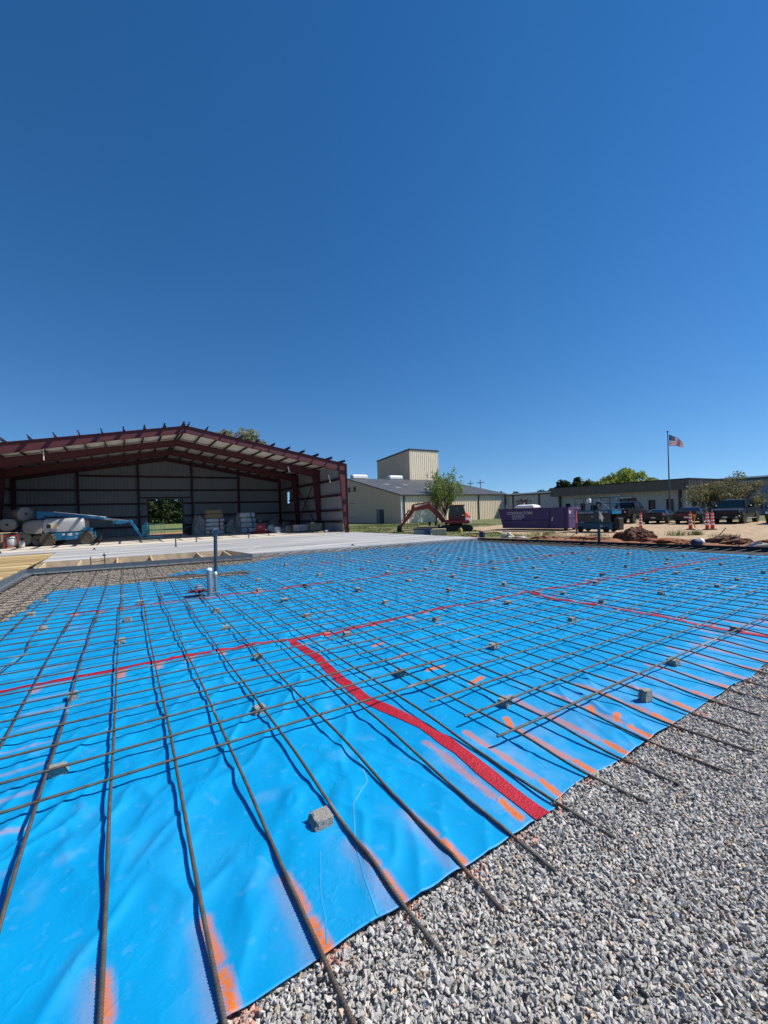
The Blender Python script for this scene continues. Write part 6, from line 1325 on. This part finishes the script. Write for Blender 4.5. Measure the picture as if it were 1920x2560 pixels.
t = thing('drink_cooler', 'dark cooler with a pink lid at the corner of slab and form', 'cooler', (19.45, 19.3, .1), .5); mb = MB(); mb.cb(-.2, .2, -.15, .15, 0, .34, .03); mb.build('cooler_body', MT['navy'], t); mb = MB(); mb.cb(-.21, .21, -.16, .16, .34, .42, .03); mb.build('cooler_lid', M('dusty_pink_plastic', (.45, .16, .18), .6), t)
heap('orange_scrap', 'small orange scrap beside the dark cooler', 'scrap', 19.05, 19.6, .1, .16, .13, .14, MT['coneo'], 30, .3)
heap('white_debris', 'peaked white plaster debris just beyond the form board by the dumpster', 'debris', 20.05, 17.7, .1, .30, .42, .28, M('pale_plaster', (.62, .52, .42), .9), 31, .4); heap('white_debris', 'low white debris strip right of the peaked debris', 'debris', 20.0, 16.7, .1, .25, .6, .10, bpy.data.materials['pale_plaster'], 32, .5)
# portable toilet behind the dumpster
t = thing('portable_toilet', 'dark portable toilet with a domed white roof behind the dumpster', 'portable toilet', (33.2, 26.8, .1), R(10)); mb = MB(); mb.cb(-.58, .58, -.9, .9, 0, 1.78, .05); mb.build('cabin', MT['greywall'], t); mb = MB(); mb.bx(-.592, -.583, -.7, .7, .1, 1.72); mb.build('door', MT['bluewall'], t)
mb = MB(); mb.loft([[(x*f*.66, y*f*1.02, z) for x, y in ((-1, -1), (1, -1), (1, 1), (-1, 1))] for f, z in ((1.0, 1.78), (1.0, 1.86), (.86, 2.0), (.55, 2.08))]); mb.build('roof', MT['white'], t)
mb = MB(); mb.cyl((.3, .5, 1.9), (.3, .5, 2.25), .05); mb.build('vent_pipe', MT['greywall'], t)
t = thing('marker_post', 'slim red topped marker post in the verge beside the dumpster gate', 'marker post', (24.5, 16.0, .1)); mb = MB(); mb.bx(-.035, .035, -.035, .035, 0, .75); mb.build('lower_post', M('dark_red_brown', (.10, .02, .02), .6), t); mb = MB(); mb.bx(-.036, .036, -.036, .036, .75, 1.5); mb.build('painted_top', M('pinkish_red_paint', (.5, .10, .14), .6), t)

# ---- dirt
dirt = MT['dirt']
heap('dirt_pile', 'tall pile of dark red clay behind the form board', 'dirt pile', 21.6, 10.95, .05, .75, .95, .62, dirt, 40, .26, fr=3.4)
heap('dirt_pile', 'long low clay mound spilling right of the tall pile', 'dirt pile', 21.5, 9.4, .05, .7, 1.1, .20, MT['dirt2'], 41, .35, fr=3.4)
heap('dirt_pile', 'round clay mound with dead roots right of the blue jug', 'dirt pile', 22.4, 7.5, .05, .75, .75, .34, M('brown_rooty_soil', (.15, .075, .04), .95, var=.5, scale=9, bump=1, bscale=18), 42, .4, fr=3.4)
heap('dirt_pile', 'low clay mound at the far right edge of the photo', 'dirt pile', 23.0, 5.0, .05, 1.1, 1.5, .28, MT['dirt2'], 43, .35, fr=3.4)
heap('dirt_pile', 'low clay ridge behind the dark blue pole', 'dirt pile', 20.9, 13.2, .05, .6, 1.3, .20, MT['dirt2'], 44, .4, fr=3.4)
heap('dirt_pile', 'low broken clay heap left of the dark blue pole', 'dirt pile', 20.4, 15.1, .05, .45, .8, .18, MT['dirt2'], 45, .5, fr=3.4)
r_ = np.random.default_rng(12); n = 900; q = np.stack([r_.uniform(0, 4.2, n), r_.uniform(1, 17.5, n), np.zeros(n)], 1); q[:, 0] += xform(q[:, 1])+.15; q[:, 2] = ground_z(q[:, 0], q[:, 1])
qp = np.stack([21.6+r_.normal(0, .42, 500), 10.95+r_.normal(0, .55, 500)], 1); qz = .05+.60*np.clip(1-np.hypot((qp[:, 0]-21.6)/.8, (qp[:, 1]-10.95)/1.05)**1.4, 0, 1)-.02; q = np.concatenate([q, np.column_stack([qp, qz])]); n = len(q)
g0 = r_.uniform(.55, 1.25, n)[:, None]; cc_ = np.where(r_.random(n)[:, None] < .14, np.array((.40, .33, .25)), np.array((.26, .10, .048)))*g0; stones('clay_clods', q, r_.lognormal(-3.2, .5, n).clip(.012, .13), cc_, stm, 'scattered clods of red clay beyond the form board')
def weeds(lab, x, y, w, h, n, seed):
    r = np.random.default_rng(seed); a = r.uniform(0, 6.28, n); d = r.random(n)*w*.5; bx0 = x+d*np.cos(a); by0 = y+d*np.sin(a); z0 = .06; lean = r.normal(0, .16, (n, 2)); hh = h*r.uniform(.5, 1, n); t_ = r.uniform(0, 6.28, n); wx = np.cos(t_)*.012; wy = np.sin(t_)*.012
    V_ = np.stack([np.stack([bx0-wx, by0-wy, bx0*0+z0], 1), np.stack([bx0+wx, by0+wy, bx0*0+z0], 1), np.stack([bx0+lean[:, 0]*hh*2, by0+lean[:, 1]*hh*2, z0+hh], 1)], 1).reshape(-1, 3)
    tag(np_mesh('weed_tuft', V_, np.arange(len(V_)).reshape(-1, 3), LEAF['mid'], None, False), lab, 'weeds', 'weed tufts on the gravel lot')
weeds('thin weed tuft on the lot between the two cone positions', 26.0, 10.9, 1.3, .45, 160, 1); weeds('dense weed tuft in front of the taped cone', 26.8, 10.35, .7, .42, 200, 2); weeds('low weed strip above the round rooty mound', 26.4, 8.9, 1.6, .24, 180, 3); weeds('straggling weeds in the verge right of the marker post', 23.6, 14.2, 1.4, .3, 200, 4); weeds('long weed strip at the foot of the dumpster', 23.6, 17.6, 2.6, .25, 420, 5); weeds('weeds around the peaked white debris', 20.9, 18.2, 1.6, .25, 260, 6)
# blue jug with white label
t = thing('water_jug', 'blue round jug lying on its side on the clay by the form board', 'jug', (20.7, 7.95, .14), R(62)); mb = MB(); mb.lathe([(.001, -.34), (.17, -.33), (.22, -.25), (.22, .2), (.16, .30), (.08, .34), (.001, .35)], 20, (0, 0, .1), 'y'); t.scale = (.72, .72, .72); mb.build('jug_body', MT['jug'], t, True); mb = MB(); mb.lathe([(.226, -.30), (.23, -.29), (.23, -.16), (.226, -.15)], 20, (0, 0, .1), 'y'); mb.build('label_band', MT['white'], t, True)
mb = MB(); mb.cyl((0, .33, .1), (0, .40, .1), .05); mb.build('cap', MT['navy'], t)
heap('pale_scrap', 'pale triangular scrap just behind the form board at the right', 'scrap', 20.75, 5.9, .1, .16, .42, .20, bpy.data.materials['pale_plaster'], 33, .3)
mb = MB(); mb.bar((22.3, 7.9, .2), (22.7, 7.6, .75), .03, .03); tag(mb.build('pale_stick', MT['wood2']), 'thin pale stick leaning on the rooty mound', 'stick')
for k, (x, y, a) in enumerate(((20.4, 15.6, .5), (20.3, 13.9, -.6))): mb = MB(); mb.bar((x, y, .12), (x+.5*math.cos(a), y+.5*math.sin(a), .42), .05, .04); tag(mb.build('broken_stake', MT['wood2']), ('broken pale stake leaning on the clay right of the marker post', 'broken pale stake just left of the dark blue pole')[k], 'stake')
